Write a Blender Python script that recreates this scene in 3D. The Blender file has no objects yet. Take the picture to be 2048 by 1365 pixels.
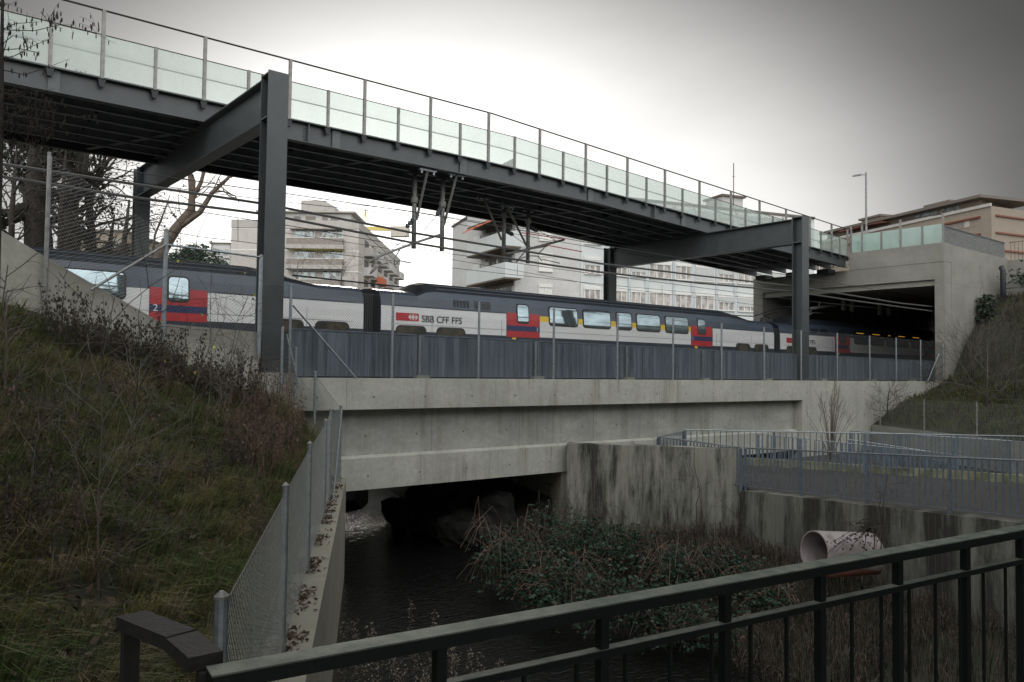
import bpy, math, random
from mathutils import Vector, Matrix
random.seed(7)
S = bpy.context.scene
COL = S.collection
R = math.radians
# ------------------------------------------------------------------ camera
HD, PT, RL, FPX = R(51.5), R(2.2), 0.013, 1593.0
EYE = Vector((0, 0, 5.2))
f0 = Vector((math.cos(HD), math.sin(HD), 0)); r0 = Vector((math.sin(HD), -math.cos(HD), 0)); Z = Vector((0, 0, 1))
FW = f0*math.cos(PT)+Z*math.sin(PT); U0 = -f0*math.sin(PT)+Z*math.cos(PT)
RT = r0*math.cos(RL)+U0*math.sin(RL); UP = U0*math.cos(RL)-r0*math.sin(RL)
cam = bpy.data.cameras.new('camera'); co = bpy.data.objects.new('camera', cam); COL.objects.link(co)
co.matrix_world = Matrix(((RT.x, UP.x, -FW.x, EYE.x), (RT.y, UP.y, -FW.y, EYE.y), (RT.z, UP.z, -FW.z, EYE.z), (0, 0, 0, 1)))
cam.sensor_width = 36; cam.lens = 36*FPX/2048; cam.clip_end = 3000; cam.clip_start = 0.05
S.camera = co
# measured sight lines of the survey: turn a bearing into a point at a KNOWN plane
def ray(px, py): return FW+RT*((px-1024)/FPX)-UP*((py-682.5)/FPX)
def onY(px, py, Y): d = ray(px, py); return EYE+d*(Y/d.y)
def onX(px, py, X): d = ray(px, py); return EYE+d*(X/d.x)
def onZ(px, py, z): d = ray(px, py); return EYE+d*((z-5.2)/d.z)
def onD(px, py, D): return EYE+ray(px, py)*D
# ------------------------------------------------------------------ mesh builder
class MB:
    def __init__(s): s.v = []; s.f = []; s.m = []
    def quad(s, *p, m=0):
        b = len(s.v); s.v += [tuple(q) for q in p]; s.f.append(tuple(range(b, b+len(p)))); s.m.append(m); return s
    def hexa(s, a, b_, m=0):   # a: 4 bottom pts ccw, b_: 4 top pts
        b = len(s.v); s.v += [tuple(q) for q in a]+[tuple(q) for q in b_]
        n = len(a)
        s.f.append(tuple(b+i for i in reversed(range(n)))); s.f.append(tuple(b+n+i for i in range(n)))
        for i in range(n):
            j = (i+1) % n; s.f.append((b+i, b+j, b+n+j, b+n+i))
        s.m += [m]*(n+2); return s
    def box(s, x0, x1, y0, y1, z0, z1, m=0):
        return s.hexa([(x0, y0, z0), (x1, y0, z0), (x1, y1, z0), (x0, y1, z0)], [(x0, y0, z1), (x1, y0, z1), (x1, y1, z1), (x0, y1, z1)], m)
    def bar(s, p, q, w, h, m=0, up=Z):   # rectangular bar from p to q
        p = Vector(p); q = Vector(q); d = (q-p).normalized(); u = up if abs(d.dot(up)) < .95 else Vector((0, 1, 0))
        a = d.cross(u).normalized()*(w/2); c = a.cross(d).normalized()*(h/2)
        return s.hexa([p-a-c, p+a-c, p+a+c, p-a+c][::-1], [q-a-c, q+a-c, q+a+c, q-a+c][::-1], m)
    def tube(s, pts, r, n=6, m=0, r1=None):
        pts = [Vector(p) for p in pts]; k = len(pts); b = len(s.v)
        if isinstance(r, (int, float)): r = [r+((r1 if r1 is not None else r)-r)*i/(k-1) for i in range(k)]
        ref = None
        for i, p in enumerate(pts):
            d = (pts[min(i+1, k-1)]-pts[max(i-1, 0)]).normalized()
            if ref is None: ref = Vector((1, 0, 0)) if abs(d.x) < .8 else Vector((0, 1, 0))
            a = d.cross(ref).normalized(); c = a.cross(d).normalized(); ref = c
            ref = c if abs(d.dot(c)) < .9 else a
            for j in range(n):
                t = 2*math.pi*j/n; s.v.append(tuple(p+(a*math.cos(t)+c*math.sin(t))*r[i]))
        for i in range(k-1):
            for j in range(n):
                j2 = (j+1) % n; s.f.append((b+i*n+j, b+i*n+j2, b+(i+1)*n+j2, b+(i+1)*n+j)); s.m.append(m)
        if n > 3:
            s.f.append(tuple(b+j for j in reversed(range(n)))); s.f.append(tuple(b+(k-1)*n+j for j in range(n))); s.m += [m, m]
        return s
    def build(s, name, mats, parent=None, smooth=False, origin=None):
        if not isinstance(mats, (list, tuple)): mats = [mats]
        root = parent
        while root is not None and root.parent: root = root.parent
        if parent is None:
            if origin is None:
                xs = [v[0] for v in s.v]; ys = [v[1] for v in s.v]; zs = [v[2] for v in s.v]
                origin = Vector(((min(xs)+max(xs))/2, (min(ys)+max(ys))/2, min(zs)))
            else: origin = Vector(origin)
        else: origin = Vector(root.location)
        me = bpy.data.meshes.new(name)
        me.from_pydata([(v[0]-origin.x, v[1]-origin.y, v[2]-origin.z) for v in s.v], [], s.f)
        for m in mats: me.materials.append(m)
        if len(mats) > 1: me.polygons.foreach_set('material_index', s.m)
        if smooth: me.polygons.foreach_set('use_smooth', [True]*len(s.f))
        me.update()
        o = bpy.data.objects.new(name, me); COL.objects.link(o)
        if parent is None: o.location = origin
        else: o.parent = parent
        return o
def tag(o, label=None, cat=None, group=None, kind=None):
    if label: o['label'] = label
    if cat: o['category'] = cat
    if group: o['group'] = group
    if kind: o['kind'] = kind
    return o
def thing(name, label, cat, loc, group=None):
    o = bpy.data.objects.new(name, None); COL.objects.link(o); o.location = loc; o.empty_display_size = .2
    return tag(o, label, cat, group)
def struct(o): o['kind'] = 'structure'; return o
# ------------------------------------------------------------------ materials
def newmat(name):
    m = bpy.data.materials.new(name); m.use_nodes = True; nt = m.node_tree
    return m, nt, nt.nodes['Principled BSDF']
def nd(nt, t, **k):
    n = nt.nodes.new(t)
    for a, b in k.items(): setattr(n, a, b)
    return n
def noise(nt, scale, sc=(1, 1, 1), detail=4, rough=.55):
    g = nd(nt, 'ShaderNodeNewGeometry'); mp = nd(nt, 'ShaderNodeMapping'); mp.inputs['Scale'].default_value = sc
    n = nd(nt, 'ShaderNodeTexNoise'); n.inputs['Scale'].default_value = scale; n.inputs['Detail'].default_value = detail; n.inputs['Roughness'].default_value = rough
    nt.links.new(g.outputs['Position'], mp.inputs['Vector']); nt.links.new(mp.outputs[0], n.inputs['Vector']); return n.outputs['Fac']
def ramp(nt, src, a, b, c0=(0, 0, 0, 1), c1=(1, 1, 1, 1)):
    r = nd(nt, 'ShaderNodeValToRGB'); e = r.color_ramp.elements; e[0].position = a; e[0].color = c0; e[1].position = b; e[1].color = c1
    nt.links.new(src, r.inputs[0]); return r.outputs[0]
def mix(nt, fac, a, b, mode='MIX'):
    n = nd(nt, 'ShaderNodeMix', data_type='RGBA', blend_type=mode)
    for s_, v in ((0, fac), (6, a), (7, b)):
        if hasattr(v, 'default_value') or hasattr(v, 'links'): nt.links.new(v, n.inputs[s_])
        else: n.inputs[s_].default_value = v if s_ == 0 else (v[0], v[1], v[2], 1)
    return n.outputs[2]
def mat(name, col, rough=.6, metal=0, col2=None, scale=6, sc=(1, 1, 1), bump=0, bscale=40, lo=.35, hi=.65, spec=.5):
    m, nt, p = newmat(name)
    p.inputs['Roughness'].default_value = rough; p.inputs['Metallic'].default_value = metal; p.inputs['Specular IOR Level'].default_value = spec
    if col2 is None: col2 = tuple(c*.82 for c in col)
    n = noise(nt, scale, sc); c = mix(nt, ramp(nt, n, lo, hi), col2, col); nt.links.new(c, p.inputs['Base Color'])
    if bump:
        b = nd(nt, 'ShaderNodeBump'); b.inputs['Strength'].default_value = bump; b.inputs['Distance'].default_value = .02
        nt.links.new(noise(nt, bscale), b.inputs['Height']); nt.links.new(b.outputs[0], p.inputs['Normal'])
    return m
def linemask(nt, axis, period, width, offset=0.0):
    g = nd(nt, 'ShaderNodeNewGeometry'); sp = nd(nt, 'ShaderNodeSeparateXYZ'); nt.links.new(g.outputs['Position'], sp.inputs[0])
    a = nd(nt, 'ShaderNodeMath', operation='ADD'); nt.links.new(sp.outputs[axis], a.inputs[0]); a.inputs[1].default_value = offset
    d = nd(nt, 'ShaderNodeMath', operation='DIVIDE'); nt.links.new(a.outputs[0], d.inputs[0]); d.inputs[1].default_value = period
    fr = nd(nt, 'ShaderNodeMath', operation='FRACT'); nt.links.new(d.outputs[0], fr.inputs[0])
    lt = nd(nt, 'ShaderNodeMath', operation='LESS_THAN'); nt.links.new(fr.outputs[0], lt.inputs[0]); lt.inputs[1].default_value = width/period
    return lt.outputs[0]
def concrete(name, base=(.42, .42, .37), stain=.35, stain_col=(.16, .15, .12), joints=None, green=.25, streak_scale=2.2, black=0.0, boards=None, blotch=.6, ties=False):
    m, nt, p = newmat(name); p.inputs['Roughness'].default_value = .88; p.inputs['Specular IOR Level'].default_value = .25
    big = noise(nt, .55, (1, 1, 1.6), 6, .65)
    c = mix(nt, ramp(nt, big, .4, .64), tuple(b*(1-.34*blotch) for b in base), base)
    fine = noise(nt, 9, (1, 1, 1), 8, .7); c = mix(nt, ramp(nt, fine, .35, .7), mix(nt, .35, c, (.2, .2, .18)), c)
    st = ramp(nt, noise(nt, streak_scale, (1, 1, .07), 6, .7), .5, .72); msk = ramp(nt, noise(nt, .5, (1, 1, 1), 3), .4, .6)
    mm = nd(nt, 'ShaderNodeMath', operation='MULTIPLY'); nt.links.new(st, mm.inputs[0]); nt.links.new(msk, mm.inputs[1])
    m2 = nd(nt, 'ShaderNodeMath', operation='MULTIPLY'); nt.links.new(mm.outputs[0], m2.inputs[0]); m2.inputs[1].default_value = stain
    c = mix(nt, m2.outputs[0], c, stain_col)
    gr = ramp(nt, noise(nt, 1.1, (1, 1, .3), 5, .6), .55, .75)
    m3 = nd(nt, 'ShaderNodeMath', operation='MULTIPLY'); nt.links.new(gr, m3.inputs[0]); m3.inputs[1].default_value = green
    c = mix(nt, m3.outputs[0], c, (.2, .21, .13))
    if black:
        bs = ramp(nt, noise(nt, 1.3, (1, 1, .16), 9, .75), .42, .56); m4 = nd(nt, 'ShaderNodeMath', operation='MULTIPLY'); nt.links.new(bs, m4.inputs[0]); m4.inputs[1].default_value = black
        c = mix(nt, m4.outputs[0], c, (.045, .043, .038))
    if boards:
        lm = linemask(nt, boards[0], boards[1], .012); m5 = nd(nt, 'ShaderNodeMath', operation='MULTIPLY'); nt.links.new(lm, m5.inputs[0]); m5.inputs[1].default_value = .5
        c = mix(nt, m5.outputs[0], c, (.12, .12, .1))
    if joints:
        for ax, per, w, off in joints:
            lm = linemask(nt, ax, per, w, off); m6 = nd(nt, 'ShaderNodeMath', operation='MULTIPLY'); nt.links.new(lm, m6.inputs[0]); m6.inputs[1].default_value = .55
            c = mix(nt, m6.outputs[0], c, (.13, .13, .12))
    if ties:
        t1 = nd(nt, 'ShaderNodeMath', operation='MULTIPLY'); nt.links.new(linemask(nt, 0, 1.55, .045, .9), t1.inputs[0]); nt.links.new(linemask(nt, 2, 1.02, .045, .62), t1.inputs[1]); c = mix(nt, t1.outputs[0], c, (.12, .115, .1))
        ru = ramp(nt, noise(nt, 1.7, (1, 1, .09), 5, .6), .64, .74); t2 = nd(nt, 'ShaderNodeMath', operation='MULTIPLY'); nt.links.new(ru, t2.inputs[0]); t2.inputs[1].default_value = .5; c = mix(nt, t2.outputs[0], c, (.24, .15, .09))
    nt.links.new(c, p.inputs['Base Color'])
    b = nd(nt, 'ShaderNodeBump'); b.inputs['Strength'].default_value = .35; b.inputs['Distance'].default_value = .015
    nt.links.new(noise(nt, 14, (1, 1, 1), 8, .7), b.inputs['Height']); nt.links.new(b.outputs[0], p.inputs['Normal'])
    return m
M = {}
M['conc'] = concrete('bridge concrete', (.5, .505, .46), joints=[(0, 3.1, .02, .4)], stain=.75, blotch=.95, ties=True)
M['cap'] = concrete('parapet concrete', (.53, .53, .47), joints=[(0, 2.35, .015, .2)], stain=.85, stain_col=(.2, .17, .12), streak_scale=3, ties=True)
M['wing'] = concrete('wing wall concrete', (.42, .41, .35), green=.4)
M['portal'] = concrete('portal concrete', (.31, .3, .265), stain=.35, joints=[(2, 2.6, .02, .3)])
M['portal_l'] = concrete('lintel concrete', (.37, .36, .31), stain=.2)
M['wallA'] = concrete('stained river wall concrete', (.3, .3, .25), stain=.8, black=1.0, boards=(1, .19), green=.4)
M['wallB'] = concrete('stained lower wall concrete', (.22, .22, .19), stain=.8, black=1.0, boards=(1, .16), green=.3)
M['canal'] = concrete('canal wall concrete', (.36, .34, .27), stain=.5, green=.3)
M['lowwall'] = concrete('low wall concrete', (.3, .3, .27), stain=.3)
M['steel'] = mat('anthracite painted steel', (.07, .079, .081), .38, .0, (.056, .064, .066), scale=2, spec=.5)
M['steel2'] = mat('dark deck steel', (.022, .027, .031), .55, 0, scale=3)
M['steel4'] = mat('lightened deck stringer', (.26, .29, .3), .5, 0, (.18, .2, .21), scale=2)  # steel lightened in the colour, since only ground bounce reaches the stringers
M['steel3'] = mat('light edged steel', (.11, .125, .13), .5, 0, scale=4)
M['galv'] = mat('galvanised steel', (.36, .39, .41), .42, .65, (.25, .28, .3), scale=14, bump=.05)
M['galv_d'] = mat('dull galvanised tube', (.3, .31, .3), .55, .4, (.2, .2, .19), scale=10)
M['wire'] = mat('fence wire', (.22, .23, .22), .5, .6, scale=5)
M['alu'] = mat('aluminium post', (.27, .265, .25), .5, .4, (.2, .195, .185), scale=6)
M['cable'] = mat('dark cable', (.05, .05, .05), .5, 0, scale=5)
M['cable_l'] = mat('pale feeder cable', (.13, .13, .125), .45, .3, scale=5)
M['bluegrey'] = mat('blue grey painted rail', (.15, .19, .23), .5, .2, (.1, .13, .16), scale=8)
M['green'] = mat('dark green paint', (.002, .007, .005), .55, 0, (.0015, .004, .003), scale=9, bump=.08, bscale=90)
M['green_t'] = mat('pale rail top', (.19, .21, .17), .65, 0, (.09, .11, .09), scale=16, bump=.15, bscale=120)  # paler than the sides of the rail
M['wood'] = mat('dark weathered rail', (.03, .028, .024), .75, 0, (.017, .016, .014), scale=12, bump=.2, bscale=80)
# noise barrier: vertical streaks
m, nt, p = newmat('blue grey ribbed barrier'); p.inputs['Roughness'].default_value = .55; p.inputs['Metallic'].default_value = .15
c = mix(nt, ramp(nt, noise(nt, 6, (1, 1, .035), 8, .8), .4, .62), (.032, .045, .062), (.19, .225, .265))
c = mix(nt, ramp(nt, noise(nt, .8, (1, 1, .5), 4), .4, .7), c, mix(nt, .5, c, (.15, .18, .22)))
nt.links.new(c, p.inputs['Base Color'])
w = nd(nt, 'ShaderNodeTexWave'); w.bands_direction = 'X'; w.inputs['Scale'].default_value = 4.0
g = nd(nt, 'ShaderNodeNewGeometry'); nt.links.new(g.outputs['Position'], w.inputs[0])
b = nd(nt, 'ShaderNodeBump'); b.inputs['Strength'].default_value = .5; b.inputs['Distance'].default_value = .02
nt.links.new(w.outputs['Fac'], b.inputs['Height']); nt.links.new(b.outputs[0], p.inputs['Normal']); M['barrier'] = m
# frosted glass
def frosted(name, col, t):
    m = bpy.data.materials.new(name); m.use_nodes = True; nt = m.node_tree; nt.nodes.clear()
    out = nd(nt, 'ShaderNodeOutputMaterial'); tr = nd(nt, 'ShaderNodeBsdfTransparent'); tl = nd(nt, 'ShaderNodeBsdfTranslucent'); gl = nd(nt, 'ShaderNodeBsdfGlossy'); df = nd(nt, 'ShaderNodeBsdfDiffuse')
    tr.inputs[0].default_value = (.93, .97, .95, 1)
    cc = mix(nt, ramp(nt, noise(nt, 1.6, (1, 1, .4), 6), .35, .7), tuple(x*.86 for x in col), col); nt.links.new(cc, tl.inputs[0]); nt.links.new(cc, df.inputs[0])
    gl.inputs['Roughness'].default_value = .12
    a = nd(nt, 'ShaderNodeMixShader'); a.inputs[0].default_value = .3; nt.links.new(tl.outputs[0], a.inputs[1]); nt.links.new(df.outputs[0], a.inputs[2])
    b2 = nd(nt, 'ShaderNodeMixShader'); b2.inputs[0].default_value = t; nt.links.new(a.outputs[0], b2.inputs[1]); nt.links.new(tr.outputs[0], b2.inputs[2])
    c2 = nd(nt, 'ShaderNodeMixShader'); c2.inputs[0].default_value = .06; nt.links.new(b2.outputs[0], c2.inputs[1]); nt.links.new(gl.outputs[0], c2.inputs[2])
    nt.links.new(c2.outputs[0], out.inputs[0]); return m
M['glass'] = frosted('frosted parapet glass', (.76, .86, .81), .68)
M['glass2'] = frosted('frosted green glass', (.66, .86, .8), .45)
# train paints
M['t_white'] = mat('train white', (.76, .77, .76), .38, 0, (.68, .69, .68), scale=1.2, sc=(.3, 1, 3))
M['t_blue'] = mat('train slate blue', (.068, .09, .125), .3, 0, (.055, .075, .105), scale=1.5)
M['t_roof'] = mat('train roof grey', (.032, .037, .045), .5, 0, (.022, .026, .032), scale=3)
M['t_dark'] = mat('train dark band', (.02, .028, .045), .4, 0, scale=3)
M['t_red'] = mat('train red', (.5, .022, .03), .35, 0, (.4, .018, .025), scale=4)
M['t_navy'] = mat('train navy stripe', (.022, .03, .11), .35, 0, scale=4)
M['t_yel'] = mat('train yellow', (.85, .58, .04), .4, 0, scale=4)
M['t_rub'] = mat('black rubber', (.012, .012, .013), .6, 0, scale=6)
m, nt, p = newmat('tinted train glass'); p.inputs['Roughness'].default_value = .04; p.inputs['Metallic'].default_value = .85
nt.links.new(mix(nt, ramp(nt, noise(nt, 1.3, (1, 1, 2.5), 4), .35, .65), (.28, .34, .37), (.42, .53, .56)), p.inputs['Base Color']); M['t_glass'] = m
M['t_lglass'] = mat('brown lower glass', (.1, .085, .06), .12, .2, (.04, .04, .035), scale=2.2, lo=.45, hi=.55)
M['black'] = mat('black lettering', (.02, .02, .022), .5)
M['whitep'] = mat('white lettering', (.75, .75, .74), .45)
m, nt, p = newmat('warm carriage lamp'); p.inputs['Base Color'].default_value = (.9, .5, .1, 1); p.inputs['Emission Color'].default_value = (1, .5, .08, 1); p.inputs['Emission Strength'].default_value = .25; M['lamp'] = m
# buildings, tones lightened and contrast lowered to stand in for distance haze
M['b_beige'] = concrete('beige render', (.66, .62, .57), stain=.25, green=.05, blotch=.3)
M['b_par'] = concrete('grey roof parapet', (.56, .53, .49), stain=.5, green=0, blotch=.4)
M['b_pale'] = concrete('pale rendered wall', (.68, .67, .65), stain=.12, green=0, blotch=.25)
M['b_panel'] = mat('pale blue green panel', (.62, .65, .635), .6, 0, (.58, .61, .6), scale=.7)
M['b_mull'] = mat('light blue mullion', (.56, .6, .61), .5)
M['b_sill'] = mat('white sill', (.78, .77, .73), .5)
M['b_win'] = mat('house window glass', (.3, .35, .35), .08, .6, (.14, .14, .13), scale=1.4, lo=.42, hi=.58)
M['b_curt'] = mat('curtained window', (.5, .46, .42), .35, 0, (.27, .25, .23), scale=2.2, sc=(1, 1, .5), lo=.44, hi=.56)
M['b_blind'] = mat('rolled blind', (.55, .56, .54), .6)
M['b_brown'] = mat('brown balcony slats', (.3, .27, .24), .8, 0, (.23, .205, .18), scale=3)
M['b_orange'] = mat('orange awning', (.62, .16, .08), .7)
M['b_yellow'] = mat('yellow awning', (.6, .52, .1), .7)
M['b_tan'] = concrete('tan render', (.34, .28, .22), stain=.2, green=0, blotch=.3)
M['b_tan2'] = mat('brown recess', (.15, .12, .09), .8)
M['b_redband'] = mat('red slab edge', (.22, .075, .045), .7)
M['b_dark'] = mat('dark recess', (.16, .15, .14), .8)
M['b_roof'] = mat('dark roof edge', (.17, .145, .125), .8)
M['crane'] = mat('yellow crane paint', (.75, .6, .18), .5)
M['cranew'] = mat('crane counterweight', (.6, .55, .46), .7)
# ground & plants
M['soil'] = mat('damp soil', (.045, .038, .025), .95, 0, (.022, .028, .012), scale=2.5, bump=.8, bscale=9)
M['soil2'] = mat('right bank soil', (.05, .045, .03), .95, 0, (.02, .03, .012), scale=.8, bump=.8, bscale=6)
M['mud'] = mat('river bed mud', (.03, .027, .02), .9, 0, (.018, .017, .013), scale=2, bump=.5, bscale=8)
M['path'] = mat('dark paved path', (.055, .05, .044), .9, 0, (.04, .037, .033), scale=3, bump=.3, bscale=30)
M['kerb'] = mat('mossy kerb', (.23, .22, .15), .9, 0, (.1, .11, .06), scale=3, bump=.3)
M['ballast'] = mat('ballast', (.16, .14, .12), .95, 0, (.08, .07, .06), scale=18, bump=1, bscale=25)
M['ground'] = mat('far ground', (.09, .09, .07), .95, 0, scale=.2)
M['g1'] = mat('green grass', (.07, .105, .018), .7, 0, (.038, .065, .012), scale=3)
M['g2'] = mat('olive grass', (.13, .125, .03), .75, 0, (.07, .072, .018), scale=3)
M['g3'] = mat('straw grass', (.19, .15, .085), .8, 0, (.1, .08, .045), scale=3)
M['leafd'] = mat('brown fallen leaf', (.1, .055, .035), .8, 0, (.05, .03, .022), scale=7)
M['leafd2'] = mat('pale fallen leaf', (.16, .11, .09), .8, 0, scale=7)
M['dead'] = mat('dead weed', (.062, .047, .038), .85, 0, (.035, .028, .024), scale=6)
M['dead2'] = mat('dry buff weed', (.17, .115, .082), .85, 0, (.1, .066, .048), scale=6)
M['twig'] = mat('grey twig bark', (.13, .12, .105), .8, 0, (.07, .062, .052), scale=9)
M['twig2'] = mat('brown grey twig bark', (.14, .125, .105), .8, 0, (.08, .07, .058), scale=9)
M['bark'] = mat('dark bark', (.045, .038, .03), .9, 0, (.025, .021, .017), scale=5, bump=.6, bscale=20)
M['bark2'] = mat('brown bark', (.17, .13, .1), .85, 0, (.1, .078, .06), scale=5, bump=.5, bscale=20)
M['bram'] = mat('bramble leaf', (.015, .042, .021), .55, 0, (.012, .04, .022), scale=4)
M['bram2'] = mat('yellowing bramble leaf', (.1, .13, .03), .6, 0, scale=4)
M['ivy'] = mat('ivy leaf', (.015, .035, .015), .5, 0, (.01, .022, .01), scale=4)
M['catkin'] = mat('hazel catkin', (.035, .028, .02), .9)
M['yleaf'] = mat('yellow leaf', (.55, .5, .05), .6)
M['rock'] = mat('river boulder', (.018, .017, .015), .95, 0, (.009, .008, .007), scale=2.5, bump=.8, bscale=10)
M['pipe'] = mat('pinkish plastic pipe', (.36, .32, .315), .5, 0, (.2, .17, .15), scale=3, lo=.3, hi=.55)
M['pipe2'] = mat('rusty red pipe', (.16, .06, .04), .6, 0, scale=3)
M['fluff'] = mat('fluffy seed head', (.24, .2, .16), .95)
M['block'] = mat('grey block wall', (.3, .3, .28), .85, 0, (.2, .2, .19), scale=3)
# water
m, nt, p = newmat('dark river water'); p.inputs['Base Color'].default_value = (.006, .007, .006, 1); p.inputs['Roughness'].default_value = .06
g = nd(nt, 'ShaderNodeNewGeometry'); mp = nd(nt, 'ShaderNodeMapping'); mp.inputs['Rotation'].default_value = (0, 0, R(28)); mp.inputs['Scale'].default_value = (1, 2.2, 1)
n = nd(nt, 'ShaderNodeTexNoise'); n.inputs['Scale'].default_value = 4.5; n.inputs['Detail'].default_value = 5; n.inputs['Distortion'].default_value = .8
nt.links.new(g.outputs['Position'], mp.inputs[0]); nt.links.new(mp.outputs[0], n.inputs[0])
b = nd(nt, 'ShaderNodeBump'); b.inputs['Strength'].default_value = 1; b.inputs['Distance'].default_value = .055
nt.links.new(n.outputs[0], b.inputs['Height']); nt.links.new(b.outputs[0], p.inputs['Normal']); M['water'] = m
#GEO
# ------------------------------------------------------------------ terrain
rnd = random.Random(3)
WD = Vector((.4737, .8807)); WN = Vector((-.8807, .4737)); W0 = Vector((3.0, 6.6))
def xy(s, t): q = W0+WD*s+WN*t; return q.x, q.y
def lerp(tab, x):
    if x <= tab[0][0]: return tab[0][1]
    for (a, b), (c, d) in zip(tab, tab[1:]):
        if x <= c: return b+(d-b)*(x-a)/(c-a)
    return tab[-1][1]
FARP = [(.3, 0), (.65, .9), (1.6, 2.1), (2.5, 2.4), (4.6, 3.3), (6.55, 4.3), (14, 6.6)]
NEARP = [(.3, 0), (.6, .12), (1.6, .8), (2.5, 1.35), (4.6, 2.5), (6.55, 3.4), (14, 6)]
def smooth(x): x = max(0, min(1, x)); return x*x*(3-2*x)
def bump2(x, y): return .10*math.sin(1.7*x+.6*math.sin(2.1*y))+.08*math.sin(2.3*y+1.3*x)+.05*math.sin(5.1*x-3.7*y)
def bank(s, t):
    k = smooth((s-6)/5.5); x, y = xy(s, t)
    return 2.40+lerp(NEARP, t)*(1-k)+lerp(FARP, t)*k+(bump2(x, y) if t > .8 else 0)*min(1, max(0, t-.8))*.8
struct(MB().quad((-900, -900, -.35), (1200, -900, -.35), (1200, 1500, -.35), (-900, 1500, -.35)).build('ground', M['mud']))
struct(MB().quad((-14, -30, 0), (30, -30, 0), (60, 75, 0), (5, 75, 0)).build('water', M['water']))
mb = MB(); ns, nt_ = 60, 44
for i in range(ns+1):
    s = -9+22.4*i/ns
    for j in range(nt_+1):
        t = .3+13*(j/nt_)**1.4; x, y = xy(s, t); y2 = min(y, 18.15)
        if y > 18.15: rel = Vector((x, y2))-W0; mb.v.append((x, y2, bank(rel.dot(WD), rel.dot(WN))))
        else: mb.v.append((x, y, bank(s, t)))
for i in range(ns):
    for j in range(nt_):
        a = i*(nt_+1)+j; mb.f.append((a, a+nt_+1, a+nt_+2, a+1)); mb.m.append(0)
struct(mb.build('left_bank', M['soil'], smooth=True))
# railway plateau behind and the ground each side
struct(MB().box(-300, 8.3, 31.2, 900, -.3, 3.9).box(20.5, 900, 31.2, 900, -.3, 3.9).box(-300, 2, 18.8, 31.2, -.3, 3.9).box(43.0, 500, 29.7, 31.2, -.3, 3.9).box(8.4, 20.4, 42, 60, -.3, 3.85).build('terrain_behind_railway', M['ground']))
# right bank: mud shelf sloping from the wall to the water
shelf = [((15.3, 18.4), (16.7, 18.1), .7), ((13.0, 17.0), (17.6, 17.0), .7), ((12.3, 15.5), (18.7, 15.6), .65), ((12.6, 13.0), (19.3, 13.7), .5), ((12.6, 11.5), (19.0, 12.2), .45), ((11.8, 9.0), (18.3, 9.6), .4), ((10.5, 6.5), (17.5, 7.0), .4), ((8.5, 2.0), (16.4, 2.5), .4), ((7.5, -5), (15, -5), .4)]
def shelfz(k, h, x, y): return -.12+h*(k**.7)+.12*math.sin(2.2*x+y)*math.sin(1.7*y)*k
mb = MB(); nn = 14
for (a, b_, h) in shelf:
    for j in range(nn+1):
        k = j/nn; x = a[0]+(b_[0]-a[0])*k; y = a[1]+(b_[1]-a[1])*k; mb.v.append((x, y, shelfz(k, h, x, y)))
for i in range(len(shelf)-1):
    for j in range(nn): a = i*(nn+1)+j; mb.f.append((a, a+nn+1, a+nn+2, a+1)); mb.m.append(0)
struct(mb.build('river_bank', M['soil2'], smooth=True))
# sediment at the foot of the canal wall (carries the tall weeds)
mb = MB()
for (s, t) in [(-1, 0), (7, 0)]: pass
a0 = xy(-6, -.02); a1 = xy(3.2, -.02); b0 = xy(-6, -2.2); b1 = xy(1.8, -1.6); c1 = xy(4.5, -.02)
mb.quad((a0[0], a0[1], .5), (b0[0], b0[1], -.1), (b1[0], b1[1], -.1), (a1[0], a1[1], .35)).quad((a1[0], a1[1], .35), (b1[0], b1[1], -.1), (c1[0], c1[1], -.1))
struct(mb.build('gravel_bar', M['mud']))
# path behind the right wall
PP_ = [(17.7, 5.2), (33, 5.2), (36, 18.18), (16.95, 18.18), (20.4, 14.35), (20.0, 13.9)]
struct(MB().hexa([(x, y, -.3) for x, y in PP_], [(x, y, 1.86) for x, y in PP_]).build('path', M['path']))
LW0 = Vector((35.3, 18.1)); LW1 = Vector((29.2, 7.4))
RB = [(0, 3.0), (2.6, 3.9), (6.5, 4.7), (8.4, 5.2), (10, 7.2), (13, 9.0), (14, 9.7), (60, 10.6)]
mb = MB(); ni, nj = 30, 60
def rbank(x, y):
    xw = LW1.x+(y-LW1.y)*(LW0.x-LW1.x)/(LW0.y-LW1.y); q = x-xw
    return lerp(RB, q)+bump2(x*.8, y*.8)*min(1, q*.5)*.7
for i in range(ni+1):
    y = -30+48.15*(i/ni)
    xw = LW1.x+(y-LW1.y)*(LW0.x-LW1.x)/(LW0.y-LW1.y)
    for j in range(nj+1): x = xw+.1+40*(j/nj)**1.5; mb.v.append((x, y, rbank(x, y)))
for i in range(ni):
    for j in range(nj): a = i*(nj+1)+j; mb.f.append((a, a+1, a+nj+2, a+nj+1)); mb.m.append(0)
struct(mb.build('right_bank', M['soil2'], smooth=True))
# ------------------------------------------------------------------ canal wall
mb = MB()
p = [xy(-14, 0), xy(13.45, 0), xy(13.45, .55), xy(-14, .55)]
mb.hexa([(x, y, -.3) for x, y in p], [(x, y, 2.47) for x, y in p])
tag(mb.build('canal_wall', M['canal']), 'long concrete canal wall with leaf littered top beside the dark river', 'retaining wall')
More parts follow.
